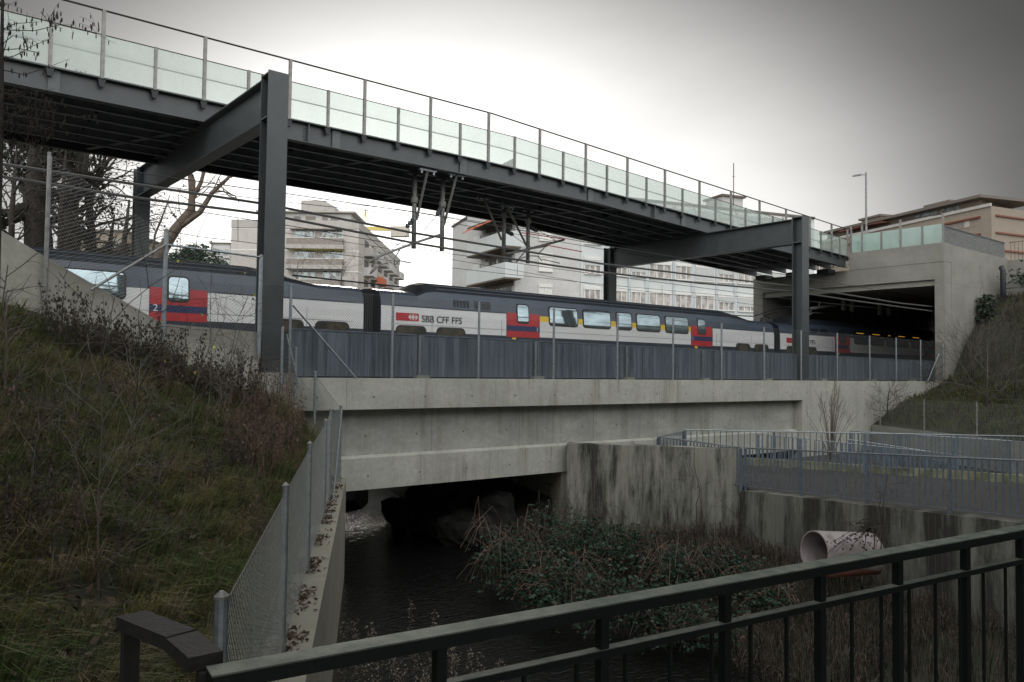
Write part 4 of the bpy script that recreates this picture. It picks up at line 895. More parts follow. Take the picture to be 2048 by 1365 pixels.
railing('lower ramp railing crossing behind the far railing', [(29.4, 16.0), (31.6, 12.6)], .8, .15, lambda s: 1.95-.12*s, posts=1.5)
tag(MB().hexa([(25.2, 17.9, 1.6), (28.6, 9.6, 1.6), (28.85, 9.6, 1.6), (25.5, 17.9, 1.6)], [(25.2, 17.9, 2.12), (28.6, 9.6, 2.12), (28.85, 9.6, 2.12), (25.5, 17.9, 2.12)]).build('mossy_kerb', M['kerb']), 'mossy concrete kerb edging the planting strip behind the railing', 'kerb')
lf = thing('bank_fence', 'thin low wire fence along the foot of the grassy right bank', 'fence', (33, 14, 3))
mb = MB(); chain(mb, (35.0, 17.6), (29.3, 7.4), 3.02, 4.25, 3.02, 4.25, .14, .0022); mb.build('mesh', M['wire'], lf)
for k in range(5): post(35.0-5.7*k/4, 17.6-10.2*k/4, 2.95, 4.3, .028, lf, 'galv_d', False)
# pipe
pp_ = thing('plastic_pipe', 'wide pinkish plastic pipe with open end beside the stained wall', 'pipe', (17.5, 9.8, .8))
pa, pb = onD(1628, 1104, 17.2), onD(1738, 1107, 17.65)
ax = (pb-pa).normalized(); mb = MB(); n = 40; e1 = ax.cross(Z).normalized(); e2 = e1.cross(ax).normalized()
for (c, rad) in ((pa, .45), (pb, .45), (pb, .425), (pa, .425)):
    for j in range(n): t_ = 2*math.pi*j/n; mb.v.append(tuple(c+(e1*math.cos(t_)+e2*math.sin(t_))*rad))
for i in range(4):
    for j in range(n): j2 = (j+1) % n; k2 = (i+1) % 4; mb.f.append((i*n+j, i*n+j2, k2*n+j2, k2*n+j)); mb.m.append(0)
mb.build('shell', M['pipe'], pp_, smooth=False)
MB().tube([pb, pb+ax*.02], .445, 30).build('end_disc', M['b_dark'], pp_)
tag(MB().tube([onD(1650, 1140, 17.0), onD(1752, 1134, 17.5)], .17, 20).build('rusty_pipe', M['pipe2'], smooth=True), 'narrow rusty red pipe lying below the wide pinkish pipe', 'pipe')
# boulders under the bridge
rnd = random.Random(11)
def rock(label, c, sx, sy, sz, grp='boulders at the foot of the pier under the bridge'):
    mb = MB(); n, k = 16, 11; ph = rnd.random()*9; R_ = rnd.random
    for i in range(k+1):
        for j in range(n):
            th = math.pi*i/k; fi = 2*math.pi*j/n; d = Vector((math.sin(th)*math.cos(fi), math.sin(th)*math.sin(fi), math.cos(th)))
            w_ = 1+.13*math.sin(3*d.x+ph)+.12*math.sin(4*d.y+ph*2)+.1*math.sin(5*d.z+ph*3)+.07*math.sin(9*d.x+7*d.y+ph)+.05*math.sin(13*d.z-11*d.x+ph)
            mb.v.append((c[0]+d.x*w_*sx, c[1]+d.y*w_*sy, c[2]+math.copysign(abs(d.z)**.7, d.z)*w_*sz))
    for i in range(k):
        for j in range(n): j2 = (j+1) % n; mb.f.append((i*n+j, i*n+j2, (i+1)*n+j2, (i+1)*n+j)); mb.m.append(0)
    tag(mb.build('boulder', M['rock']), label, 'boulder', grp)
names = ['first boulder from the left at the waterline', 'second boulder from the left at the waterline', 'third boulder from the left at the waterline', 'fourth boulder at the waterline', 'largest pale boulder at the waterline nearest the brambles', 'small boulder nearest the brambles', 'upper boulder at the left of the second row', 'upper boulder in the middle of the second row', 'upper boulder at the right of the second row', 'boulder leaning on the pier foot', 'far boulder deep under the bridge', 'half sunk boulder at the left bank side']
pos = [(795, 1020, 27, .55), (822, 1030, 26.5, .62), (855, 1045, 25.6, .6), (893, 1050, 25, .7), (925, 1062, 24.0, .75), (985, 1075, 22.8, .4), (840, 1003, 28, .7), (885, 1008, 26.8, .75), (935, 1020, 25.6, .85), (985, 1030, 24.5, .8)]
for nm, (px, py, d, sz) in zip(names, pos):
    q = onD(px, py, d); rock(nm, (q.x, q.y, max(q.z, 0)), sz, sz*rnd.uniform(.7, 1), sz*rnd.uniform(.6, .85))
struct(MB().hexa([(9.2, 25.5, -.3), (14.5, 26.5, -.3), (17.5, 32, -.3), (9.2, 32, -.3)], [(9.2, 26.2, .35), (14.2, 27.3, .3), (17, 32, .8), (9.2, 32, .85)]).build('far_mud_bank', M['rock']))
struct(MB().hexa([(12.8, 19.2, -.3), (17.2, 19.2, -.3), (21.5, 32, -.3), (16.6, 32, -.3)], [(14.6, 19.2, .05), (17.2, 19.2, 1.3), (21.5, 32, 1.5), (18.4, 32, .1)]).build('rubble_slope', M['mud']))
# ------------------------------------------------------------------ foreground footpath bridge railing
gr = thing('green_railing', 'dark green painted bridge railing crossing the bottom of the photo', 'railing', (2, 1.5, 3.5))
ga, gb = onZ(418, 1344, 4.6), onZ(2048, 1055, 4.6); d = (gb-ga).normalized(); gb = gb+d*2.2
def gp_(k, z, off=0): q = ga+(gb-ga)*k; n_ = Vector((-d.y, d.x, 0)); return Vector((q.x, q.y, z))+n_*off
L = (gb-ga).length
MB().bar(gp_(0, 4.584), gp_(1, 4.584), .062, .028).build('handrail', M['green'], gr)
MB().bar(gp_(0, 4.5995), gp_(1, 4.5995), .06, .004).build('pale_top', M['green_t'], gr)
MB().bar(gp_(.0, 4.47), gp_(1, 4.47), .03, .018).build('middle_rail', M['green'], gr); MB().bar(gp_(.0, 4.4805), gp_(1, 4.4805), .028, .002).build('pale_edge', M['green_t'], gr)
MB().bar(gp_(.0, 3.62), gp_(1, 3.62), .03, .018).build('bottom_rail', M['green'], gr)
for px in (880, 1205, 1450, 1640, 1795, 1930, 2040, 2130, 2200):
    f_ = (onZ(px, 1344-(px-418)*289/1630, 4.6)-ga).dot(d)/L
    if f_ < 1: MB().bar(gp_(f_, 3.5), gp_(f_, 4.57), .026, .026, up=Vector((d.x, d.y, 0))).build('post', M['green'], gr)
mb = MB(); k = .1
while k < L: mb.bar(gp_(k/L, 3.63), gp_(k/L, 4.46), .009, .009, up=Vector((d.x, d.y, 0))); k += .16
mb.build('bar_row', M['green'], gr)
wr = thing('dark_handrail', 'dark weathered bent handrail at the bottom left corner', 'railing', (.5, 1.9, 3.5))
q0, q1, q2 = onZ(262, 1240, 4.6), onZ(362, 1280, 4.6), onZ(412, 1322, 4.6)
MB().bar(q0, q1, .07, .03).bar(q1+Vector((0, 0, -.002)), q2+Vector((0, 0, -.002)), .07, .03).build('handrail', M['wood'], wr)
MB().bar((q0.x, q0.y, 3.5), (q0.x, q0.y, 4.583), .035, .035, up=Vector((1, 0, 0))).build('post', M['wood'], wr)
MB().bar((q2.x, q2.y, 3.5), (q2.x, q2.y, 4.58), .03, .03, up=Vector((1, 0, 0))).build('post', M['wood'], wr)
MB().bar(q0-Vector((0, 0, .3)), q2-Vector((0, 0, .3)), .04, .03).build('lower_rail', M['wood'], wr)
struct(MB().box(-.6, 9, -3, 1.25, 3.2, 3.5).box(-6, -.6, -3, 1.6, 2.4, 3.5).build('footpath_deck', M['path']))
# ------------------------------------------------------------------ vegetation
def leaf(mb, p, s, r_, m=0, d=None):
    a = Vector((r_.gauss(0, 1), r_.gauss(0, 1), r_.gauss(0, .7))).normalized() if d is None else d
    b = a.cross(Vector((r_.gauss(0, 1), r_.gauss(0, 1), r_.gauss(0, 1)))).normalized()
    p = Vector(p); mb.quad(p, p+a*s*.45+b*s*.3, p+a*s, p+a*s*.45-b*s*.3, m=m)
def blade(mb, p, h, lean, r_, w=.006, m=0):
    a = r_.uniform(0, 6.28); d = Vector((math.cos(a), math.sin(a), 0)); s = Vector((-d.y, d.x, 0))*w
    l = lean
    p = Vector(p); q = p+Vector((l.x, l.y, 0))*h*.35+d*h*.12+Z*h*.6; e = p+Vector((l.x, l.y, 0))*h*.95+d*h*.4+Z*h*(.75-.35*r_.random())
    b = len(mb.v); mb.v += [tuple(p-s), tuple(p+s), tuple(q+s*.8), tuple(q-s*.8), tuple(e)]
    mb.f += [(b, b+1, b+2, b+3), (b+3, b+2, b+4)]; mb.m += [m, m]
rnd = random.Random(21)
mb = MB()
down = Vector((.5, -.28))
def patch(x, y): return math.sin(1.9*x+1.1*y)+math.sin(.9*x-2.3*y+1)+.6*math.sin(4.1*x+3.3*y)
for i in range(15000):
    s = -5.0+18.2*rnd.random()**.9; t = .5+rnd.random()**1.25*8.0
    x, y = xy(s, t)
    if y > 18.1: continue
    pv = patch(x, y)
    if pv < -1.2 and rnd.random() < .5: continue
    z = bank(s, t)-.02
    for k in range(5):
        m_ = (0 if rnd.random() < .5+.2*pv else 1) if rnd.random() < .8 else 2
        blade(mb, (x+rnd.gauss(0, .05), y+rnd.gauss(0, .05), z), rnd.uniform(.12, .36)*(1.2 if pv > .5 else .85), down, rnd, .0045, m_)
for i in range(1500):
    s = -4.5+17.6*rnd.random()**.9; t = .55+rnd.random()**1.2*7.5; x, y = xy(s, t)
    if y > 17.9: continue
    z = bank(s, t); mm = 0 if patch(x*.7+2, y*.7) > .1 else rnd.choice([1, 1, 2]); hh = rnd.uniform(.3, .6)
    for k in range(34):
        a = rnd.uniform(0, 6.28); blade(mb, (x+math.cos(a)*.05, y+math.sin(a)*.05, z-.03), hh*rnd.uniform(.6, 1.1), Vector((down.x*.9+math.cos(a)*.45, down.y*.9+math.sin(a)*.45)), rnd, .004, mm if rnd.random() < .8 else 2)
g = tag(mb.build('grass', [M['g1'], M['g2'], M['g3']]), 'long green and straw grass covering the left bank', 'grass', kind='stuff')
mb = MB()
for i in range(8000):
    s = -4+17*rnd.random(); t = .5+rnd.random()**1.3*7; x, y = xy(s, t)
    if y > 18.1: continue
    leaf(mb, (x, y, bank(s, t)+rnd.uniform(.02, .12)), rnd.uniform(.04, .11), rnd, rnd.choice([0, 0, 1]))
for i in range(8000):
    s = -4+17.2*rnd.random(); t = .06+.46*abs(rnd.gauss(.75, .35)); t = min(.54, max(.05, t)); x, y = xy(s, t)
    if patch(x*2.2, y*2.2) < rnd.gauss(-.2, .5): continue
    leaf(mb, (x, y, 2.475+rnd.random()*.02), rnd.uniform(.03, .08), rnd, rnd.choice([0, 0, 0, 1]), Vector((rnd.gauss(0, 1), rnd.gauss(0, 1), .15)).normalized())
tag(mb.build('fallen_leaves', [M['leafd'], M['leafd2']]), 'brown fallen leaves on the bank and the canal wall top', 'leaves', kind='stuff')
# grass on the right bank
mb = MB()
for i in range(16000):
    y = 3+15*rnd.random(); xw = LW1.x+(y-LW1.y)*(LW0.x-LW1.x)/(LW0.y-LW1.y); x = xw+.2+16*rnd.random()
    z = rbank(x, y)
    for k in range(2): blade(mb, (x+rnd.gauss(0, .1), y+rnd.gauss(0, .1), z-.03), rnd.uniform(.15, .5), Vector((-.4, 0)), rnd, .012, rnd.choice([0, 1, 2, 2]) if z < 6 else rnd.choice([1, 2, 2, 2]))
tag(mb.build('bank_grass', [M['g1'], M['g2'], M['dead']]), 'dark winter grass on the steep right bank beside the portal', 'grass', kind='stuff')
# branch generator
def branch(mb, p, d, L, r, depth, r_, up=.15, wob=.25, kids=3, leaves=None, nseg=4, n=5, tips=None):
    pts = [Vector(p)]; dirs = []; d = Vector(d).normalized()
    for i in range(nseg):
        d = (d+Vector((r_.gauss(0, wob), r_.gauss(0, wob), r_.gauss(0, wob)+up*.5))*.6).normalized()
        pts.append(pts[-1]+d*L/nseg); dirs.append(d)
    mb.tube(pts, r, n, 0, r1=r*.45)
    if tips is not None and depth == 0: tips.append((pts[-1], d)); tips.append((pts[2], d))
    if depth > 0:
        for k in range(kids):
            f = r_.uniform(.25, 1); i = min(nseg-1, int(f*nseg)); q = pts[i].lerp(pts[i+1], f*nseg-i)
            a = dirs[i]; s_ = a.cross(Vector((r_.gauss(0, 1), r_.gauss(0, 1), r_.gauss(0, 1)))).normalized()
            branch(mb, q, a*.75+s_*.75, L*r_.uniform(.45, .72), r*.5*(1-.4*f)+.0015, depth-1, r_, up, wob, kids, leaves, max(3, nseg-1), max(3, n-1), tips)
def tree(name, label, path, radii, depth, Lb, nb, seed, mt='bark', cat='tree', group=None, up=.1, kids=3, tw=0, twm='dead', start=.3, twsize=.1):
    r_ = random.Random(seed); b0 = Vector(path[0]); t = thing(name, label, cat, tuple(b0), group)
    tm = MB().tube(path, radii, 9); tm.build('trunk', M[mt], t, smooth=True)
    mb = MB(); tips = []
    for k in range(nb):
        f = start+(1-start)*(k+r_.random())/nb; i = min(len(path)-2, int(f*(len(path)-1))); fr = f*(len(path)-1)-i
        q = Vector(path[i]).lerp(Vector(path[i+1]), fr); rad = radii[i]+(radii[i+1]-radii[i])*fr
        a = r_.uniform(0, 6.28); dd = Vector((math.cos(a), math.sin(a), r_.uniform(-.1, .8)))
        branch(mb, q, dd, Lb*r_.uniform(.6, 1.2)*(1.15-.5*f), rad*.45, depth, r_, up, .3, kids, tips=tips, nseg=5)
    mb.build('crown', M[mt], t)
    if tw:
        mb = MB()
        for k in range(tw):
            p, d = r_.choice(tips)
            leaf(mb, p+Vector((r_.gauss(0, .15), r_.gauss(0, .15), r_.gauss(0, .15))), r_.uniform(.5, 1.2)*twsize, r_)
        mb.build('leaves', M[twm], t)
    return t
def P(px, py, Y): return onY(px, py, Y)
def PD(px, py, D): return onD(px, py, D)
tree('ivy_covered_tree', 'thick ivy covered trunk behind the train at far left', [PD(78, 640, 38), PD(78, 480, 38), PD(72, 400, 38), PD(78, 330, 38), PD(80, 285, 38)], [.75, .62, .55, .5, .36], 3, 3.2, 15, 31, 'bark', up=.1, tw=2600, twm='ivy', start=.35, twsize=.3)
tree('gnarled_tree', 'gnarled dark tree with crooked limbs left of the far steel column', [PD(140, 640, 37), PD(142, 500, 37), PD(140, 440, 37), PD(138, 385, 37), PD(160, 350, 37), PD(170, 300, 37), PD(160, 270, 37)], [.5, .42, .38, .33, .28, .22, .15], 3, 3.2, 13, 32, 'bark', tw=500, twm='dead', start=.3, twsize=.16)
t_ = tree('multi_stem_tree', 'slender many stemmed tree between gnarled tree and far column', [PD(182, 640, 39), PD(184, 470, 39), PD(178, 410, 39), PD(200, 350, 39), PD(212, 310, 39)], [.25, .2, .16, .12, .06], 3, 3.2, 16, 33, 'bark', tw=350, twm='dead', start=.25, twsize=.14)
tr = thing('leaning_tree', 'brown bare tree leaning right with forked limbs behind the train', 'tree', tuple(PD(300, 640, 36)))
MB().tube([PD(240, 700, 36), PD(325, 500, 36), PD(352, 458, 36), PD(383, 420, 36), PD(384, 392, 36), PD(380, 350, 36), PD(372, 335, 36)], [.32, .26, .23, .19, .14, .1, .07], 9).build('trunk', M['bark2'], tr, smooth=True)
r_ = random.Random(8); mb = MB(); tips = []
for pts, rd in (([(362, 452), (400, 425), (425, 385), (455, 358), (465, 345)], [.16, .13, .1, .075, .05]), ([(384, 392), (388, 365), (385, 350)], [.1, .08, .05]), ([(384, 400), (402, 365), (410, 335), (415, 320)], [.12, .09, .07, .04]), ([(425, 385), (445, 383), (470, 392), (478, 405)], [.05, .04, .03, .02]), ([(460, 355), (480, 345), (500, 350), (520, 352)], [.06, .045, .035, .02])):
    P_ = [PD(a, b_, 36) for a, b_ in pts]; mb.tube(P_, rd, 7)
    for k in range(4): i = r_.randrange(len(P_)-1); branch(mb, P_[i].lerp(P_[i+1], r_.random()), Vector((r_.gauss(0, 1), r_.gauss(0, .5), r_.uniform(.2, 1))), 1.3, .03, 1, r_, .1, .3, 2)
mb.build('limbs', M['bark2'], tr)
tree('thin_saplings', 'pair of thin bare saplings right of the far left column', [PD(300, 560, 37), PD(310, 470, 37), PD(330, 420, 37), PD(340, 390, 37)], [.06, .05, .035, .015], 1, .8, 6, 34, 'twig')
for k, (px, y0, y1, sd, lb) in enumerate([(20, 560, 290, 35, 'dense twiggy tree at the left edge behind the train'), (118, 560, 300, 36, 'thin dark tree between ivy trunk and gnarled tree'), (245, 560, 400, 37, 'small bare tree just left of the far steel column'), (-40, 560, 280, 38, 'dark bare tree cut by the left picture edge'), (215, 560, 430, 39, 'low scrubby tree over the coach roof at left')]):
    tree('bare_tree', lb, [PD(px, y0+60, 35+k), PD(px+4, (y0+y1)/2, 35+k), PD(px+14, y1, 35+k)], [.16, .12, .04], 3, 2.6, 12, sd, 'bark', tw=420, twm='dead', start=.15, group='bare trees behind the left end of the train', twsize=.15)
# evergreen bush between column and block
def bush(name, label, c, rx, rz, n, ls, mts, seed, cat='bush', group=None, canes=0, cane_m='twig'):
    r_ = random.Random(seed); t = thing(name, label, cat, (c[0], c[1], c[2]), group); mb = MB(); cl = []
    for k in range(18): a = r_.uniform(0, 6.28); e = r_.random(); cl.append((c[0]+math.cos(a)*rx*.75*e, c[1]+math.sin(a)*rx*.75*e, c[2]+rz*r_.uniform(.15, .9)*(1-.5*e), r_.uniform(.25, .45)*rx))
    for k in range(n):
        q = r_.choice(cl); p_ = Vector((q[0]+r_.gauss(0, q[3]*.6), q[1]+r_.gauss(0, q[3]*.6), max(c[2], q[2]+r_.gauss(0, q[3]*.5)))); m_ = 0 if r_.random() < .86 else 1; d0 = Vector((r_.gauss(0, 1), r_.gauss(0, 1), r_.gauss(-.2, .5))).normalized(); sd = d0.cross(Z).normalized(); s_ = ls*r_.uniform(.6, 1.3)
        for e_ in (d0, (d0*.5+sd).normalized(), (d0*.5-sd).normalized()): leaf(mb, p_, s_, r_, m_, (e_+Vector((0, 0, r_.gauss(-.15, .15)))).normalized())
    mb.build('foliage', mts, t); mb = MB()
    for k in range(max(6, canes)):
        a = r_.uniform(0, 6.28); e = Vector((c[0]+math.cos(a)*rx*r_.uniform(.4, 1.3), c[1]+math.sin(a)*rx*r_.uniform(.4, 1.3), c[2]+rz*r_.uniform(-.0, .8))); s_ = Vector((c[0]+r_.gauss(0, rx*.3), c[1]+r_.gauss(0, rx*.3), c[2]-.1)); mid = (e+s_)/2+Z*rz*r_.uniform(.3, .9)
        mb.tube([s_, s_.lerp(mid, .6)+Z*rz*.15, mid, mid.lerp(e, .6)+Z*rz*.08, e], .005+.001*rx, 4)
    mb.build('stems', M[cane_m], t); return t
q = PD(385, 530, 60); bush('evergreen_bush', 'round dark evergreen tree top showing above the coach roof', (q.x, q.y, q.z-1), 2.2, 2.8, 2200, .3, [M['bram'], M['bram2']], 41)
q = PD(225, 520, 70); bush('evergreen_bush', 'brownish shrub mass behind the bare trees at left', (q.x, q.y, q.z-1.5), 3.5, 3.2, 1800, .35, [M['dead'], M['bark2']], 42)
for k, (px, lb) in enumerate([(590, 'bare shrub in front of the beige block balconies, left one'), (680, 'taller bare shrub in front of the beige block')]):
    tree('bare_shrub', lb, [PD(px, 640, 60), PD(px+3, 560, 60), PD(px+6, 525, 60)], [.08, .06, .02], 3, 2.6, 9, 50+k, 'twig', cat='shrub', tw=60, twm='dead', start=.1, group='bare shrubs before the beige block', up=.35)
# hazel at the top left, close to the viewer
hz = thing('hazel_tree', 'dark hazel with hanging catkins at the top left edge in front of the footbridge', 'tree', tuple(PD(2, 760, 9.5)))
r_ = random.Random(77); MB().tube([PD(-14, 780, 9.5), PD(-6, 500, 9.5), PD(2, 250, 9.5), PD(4, 60, 9.5), PD(6, -60, 9.5)], [.05, .04, .03, .02, .012], 7).build('trunk', M['bark'], hz)
mb = MB(); ck = MB(); tips = []
def twig(pts, r0=.006):
    P_ = [PD(a, b_, 9.5+dd) for a, b_, dd in pts]; mb.tube(P_, r0, 4, 0, r1=.0015)
    for i in range(len(P_)-1):
        for k in range(3):
            q = P_[i].lerp(P_[i+1], r_.random()); e = q+Vector((r_.gauss(0, .07), r_.gauss(0, .07), r_.gauss(0.02, .06)))
            mb.tube([q, q.lerp(e, .5)+Vector((0, 0, .01)), e], .0018, 3)
            for c in range(r_.choice([1, 2, 2])):
                h = e.lerp(q, r_.random()*.6); ck.tube([h, h-Z*.012, h-Z*r_.uniform(.03, .05), h-Z*.055], [.002, .006, .006, .002], 5)
for pts in ([(4, 60, 0), (30, 48, 0), (60, 45, .1), (78, 45, .1)], [(3, 120, 0), (20, 60, 0), (15, 20, 0)], [(3, 90, 0), (25, 72, 0), (55, 78, .2), (65, 90, .2)], [(2, 118, 0), (30, 112, .1), (60, 95, .1), (90, 82, .2), (101, 79, .2)], [(2, 100, 0), (40, 98, .1), (70, 104, .1), (78, 112, .1)], [(3, 20, 0), (12, 8, 0), (26, 8, 0)], [(4, 140, 0), (50, 150, .2), (95, 135, .3), (140, 118, .3)], [(2, 232, 0), (60, 236, .1), (120, 230, .2), (170, 234, .2), (198, 228, .2)], [(2, 215, 0), (50, 220, .1), (90, 215, .1), (120, 222, .1)], [(2, 250, 0), (30, 262, .1), (70, 255, .1)], [(82, 24, .3), (95, 42, .3), (104, 47, .3), (118, 52, .3)], [(104, 47, .3), (102, 32, .3), (112, 14, .3)], [(104, 47, .3), (112, 32, .3), (114, 22, .3)], [(186, 45, .3), (184, 56, .3), (192, 66, .3), (200, 60, .3)], [(2, 180, 0), (60, 185, .1), (110, 178, .1)], [(2, 60, 0), (70, 62, .1), (118, 50, .2), (150, 58, .3), (192, 68, .3)]): twig(pts)
for k in range(30):
    y0 = r_.uniform(170, 300); x0 = r_.uniform(-5, 60); twig([(x0, y0, r_.uniform(-.2, .3)), (x0+r_.uniform(10, 40), y0+r_.uniform(-15, 15), .1), (x0+r_.uniform(40, 90), y0+r_.uniform(-10, 30), .1)], .003)
mb.build('crown', M['bark'], hz); ck.build('catkins', M['catkin'], hz)['kind'] = 'stuff'
# weeds: upright dead stalks with curled leaves
def weed(label, x, y, z, h, r_, nst, mt, ls=.05, lean=(0, 0), group='dead weeds on the left bank', cat='weed', name='dead_weed', hang=True, dens=14, spread=.35, stem=.005, fluff=None):
    t = thing(name, label, cat, (x, y, z), group); mb = MB(); lb = MB()
    for s_ in range(nst):
        a = r_.uniform(0, 6.28); e = Vector((x+math.cos(a)*spread*h*r_.random()+lean[0]*h, y+math.sin(a)*spread*h*r_.random()+lean[1]*h, z+h*r_.uniform(.6, 1))); b = Vector((x+math.cos(a)*.06*nst**.5, y+math.sin(a)*.06*nst**.5, z-.05)); m_ = b.lerp(e, .55)+Vector((r_.gauss(0, .03), r_.gauss(0, .03), .03))
        mb.tube([b, b.lerp(m_, .5), m_, m_.lerp(e, .55)+Vector((r_.gauss(0, .02), r_.gauss(0, .02), 0)), e], stem, 4, 0, r1=.0015)
        for k in range(dens):
            f = r_.uniform(.3, 1) if not fluff else 1-abs(r_.gauss(0, .09)); q = b.lerp(m_, f*2) if f < .5 else m_.lerp(e, f*2-1)
            o = q+Vector((r_.gauss(0, .04), r_.gauss(0, .04), r_.gauss(0, .03)))*(1 if not fluff else .6)
            mb.tube([q, o], .0014, 3)
            leaf(lb, o, ls*r_.uniform(.5, 1.3), r_, 0, Vector((r_.gauss(0, .35), r_.gauss(0, .35), -1)).normalized() if hang else None)
    mb.build('stems', M[mt] if mt != 'dead' else M['dead'], t); lo = lb.build('leaves' if not fluff else 'seed_heads', M[fluff or mt], t)
    if fluff: lo['kind'] = 'stuff'
wl = ['beside the wing wall', 'below the climbing fence', 'near the steel column plinth', 'on the upper bank', 'in the middle of the bank', 'near the canal fence', 'left of the pale saplings', 'on the lower bank']
r_ = random.Random(13); n_ = 0
spec_ = []
for k in range(46):   # along the foot of the wing wall
    px = 105+k*8.8+r_.uniform(-6, 6); yb = lerp([(0, 600), (140, 680), (250, 720), (330, 745), (480, 800), (560, 810)], px)
    spec_.append((px, yb+r_.uniform(0, 45), r_.uniform(.7, 1.4), 6, 'dead', .07))
for k in range(38): spec_.append((r_.uniform(470, 612), 0, r_.uniform(.7, 1.45), 9, 'dead' if k % 3 == 0 else 'dead2', .045))
for k in range(44): spec_.append((r_.uniform(20, 540), 1, r_.uniform(.35, .9), 5, r_.choice(['dead', 'dead2', 'dead']), .045))
place = ['pale', 'dark', 'thin', 'bushy', 'leaning', 'short', 'tall', 'curled']
def surf(px, py):   # where the sight line meets the bank
    d = ray(px, py); tt = 2.5
    while tt < 22:
        q = EYE+d*tt; rel = Vector((q.x, q.y))-W0; s = rel.dot(WD); t = rel.dot(WN)
        if t > .4 and q.z <= bank(s, t): return q, s, t
        if q.y > 18: return None
        tt += .06
    return None
for k, (px, py, h, nst, mt, ls) in enumerate(spec_):
    if py == 0: py = r_.uniform(800, 985)
    elif py == 1: py = r_.uniform(760, 1150)
    h_ = surf(px, py)
    if not h_: continue
    q = h_[0]
    if h_[2] < .55: continue
    colr = 'buff' if mt == 'dead2' else 'dark brown'
    rowp = 'below the wing wall' if k < 46 else ('by the steel column plinth' if k < 84 else 'low on the grass bank')
    colp = ['at the left', 'left of centre', 'near the middle', 'right of centre', 'at the right'][min(4, int((px-20)/118))]
    weed('%s weed %s, %s' % (colr, rowp, colp), q.x, q.y, q.z, h, r_, nst, mt, ls, group='%s dead weeds %s' % (colr, rowp))
# bare saplings with side twigs in front on the bank
def sapling(label, pts, D, rd, seed, twigs=12, mt='twig2', yl=0):
    r_ = random.Random(seed); P_ = [PD(a, b_, D) for a, b_ in pts]; h_ = surf(*pts[0]); 
    if h_:
        D2 = (h_[0]-EYE).dot(FW); D2 = max(3.5, min(D2, 17)); P_ = [PD(a, b_, D2) for a, b_ in pts]; P_[0] = P_[0]-Z*.06
        rd = rd*D2/D*.75
    t = thing('bare_sapling', label, 'sapling', tuple(P_[0])); MB().tube(P_, rd, 6, 0, r1=rd*.35).build('trunk', M[mt], t); mb = MB(); tips = []
    for k in range(twigs):
        i = r_.randrange(len(P_)-1) if len(P_) > 2 else 0; f = r_.random(); q = P_[i].lerp(P_[i+1], f); L_ = (P_[-1]-P_[0]).length*r_.uniform(.18, .42)
        a = r_.uniform(0, 6.28); branch(mb, q, Vector((math.cos(a), math.sin(a), r_.uniform(.3, 1))), L_, rd*.45, 1, r_, .12, .22, 3, tips=tips)
    mb.build('crown', M[mt], t)
    if yl:
        mb = MB()
        for k in range(yl): p, d = r_.choice(tips); leaf(mb, p, .085, r_)
        mb.build('leaves', M['yleaf'], t)
sapling('tallest grey bare sapling on the left bank with long side twigs', [(197, 1195), (196, 1000), (205, 850), (200, 740), (230, 590)], 6.5, .012, 1, 20)
sapling('second grey bare sapling just right of the tallest one', [(236, 1110), (250, 960), (266, 850), (272, 780), (268, 700)], 6.5, .011, 2, 18)
sapling('thin pale sapling leaning left on the lower bank', [(200, 1170), (165, 1010), (150, 880), (160, 800)], 6.5, .009, 3, 12)
sapling('straight thin sapling in the middle of the upper bank', [(412, 870), (418, 800), (424, 740), (420, 600)], 14, .014, 4, 9)
sapling('slim sapling below the climbing fence post', [(380, 880), (388, 780), (420, 690), (422, 560)], 13, .012, 5, 9)
sapling('arching sapling with a few yellow leaves beside the steel column', [(440, 860), (458, 740), (475, 640), (497, 590)], 15, .012, 6, 9, yl=6)
sapling('many twigged shrub with yellow leaves at the wing wall end', [(430, 870), (445, 760), (470, 700), (490, 620)], 15, .012, 7, 16, yl=7)
sapling('bushy bare shrub spreading against the wing wall', [(450, 850), (462, 790), (480, 735), (500, 690)], 15, .014, 8, 24)
sapling('crooked grey sapling at the left edge of the bank', [(8, 800), (14, 690), (6, 600), (16, 530)], 9, .022, 9, 18)
sapling('dark twiggy sapling low at the far left of the bank', [(60, 1010), (70, 900), (95, 800), (90, 700)], 8, .011, 10, 16)
sapling('pale broken sapling lying across the grass', [(240, 1060), (300, 960), (345, 880), (380, 800)], 7, .01, 12, 10)
# brambles on the right shelf
bs = [(1010, 1075, 1.1, 1.5, 'large dark green bramble nearest the bridge opening'), (1090, 1050, 1.2, 1.5, 'bramble mound rising against the tall stained wall'), (1170, 1030, 1.25, 1.6, 'highest bramble mound below the black streaks'), (1130, 1130, 1.15, 1.1, 'bramble spilling down towards the water'), (1250, 1070, 1.1, 1.3, 'bramble below the middle of the tall stained wall'), (1210, 1150, 1.2, .9, 'low bramble between mounds above the water'), (1350, 1095, 1.1, 1.1, 'bramble at the corner of tall and lower walls'), (1440, 1090, 1.0, 1.1, 'bramble left of the pinkish pipe'), (1310, 1170, 1.2, .7, 'low tangled bramble near the green railing'), (1520, 1130, .9, .8, 'small bramble just left of the pipe mouth'), (1420, 1190, 1.1, .6, 'sparse bramble right above the green railing')]
for k, (px, py, rx, rz, lb) in enumerate(bs):
    D = 21.5-(py-1030)*.03+(0 if px < 1300 else -1.5); q = onZ(px, py+70, .5)
    t = bush('bramble_bush', lb, (q.x, q.y, .25), rx*.92, rz*1.05, 820 if k != 10 else 300, .085, [M['bram'], M['leafd']], 100+k, cat='bramble', group='brambles on the right river bank', canes=42, cane_m='dead' if k % 3 else 'dead2')
mb = MB(); r_ = random.Random(5)
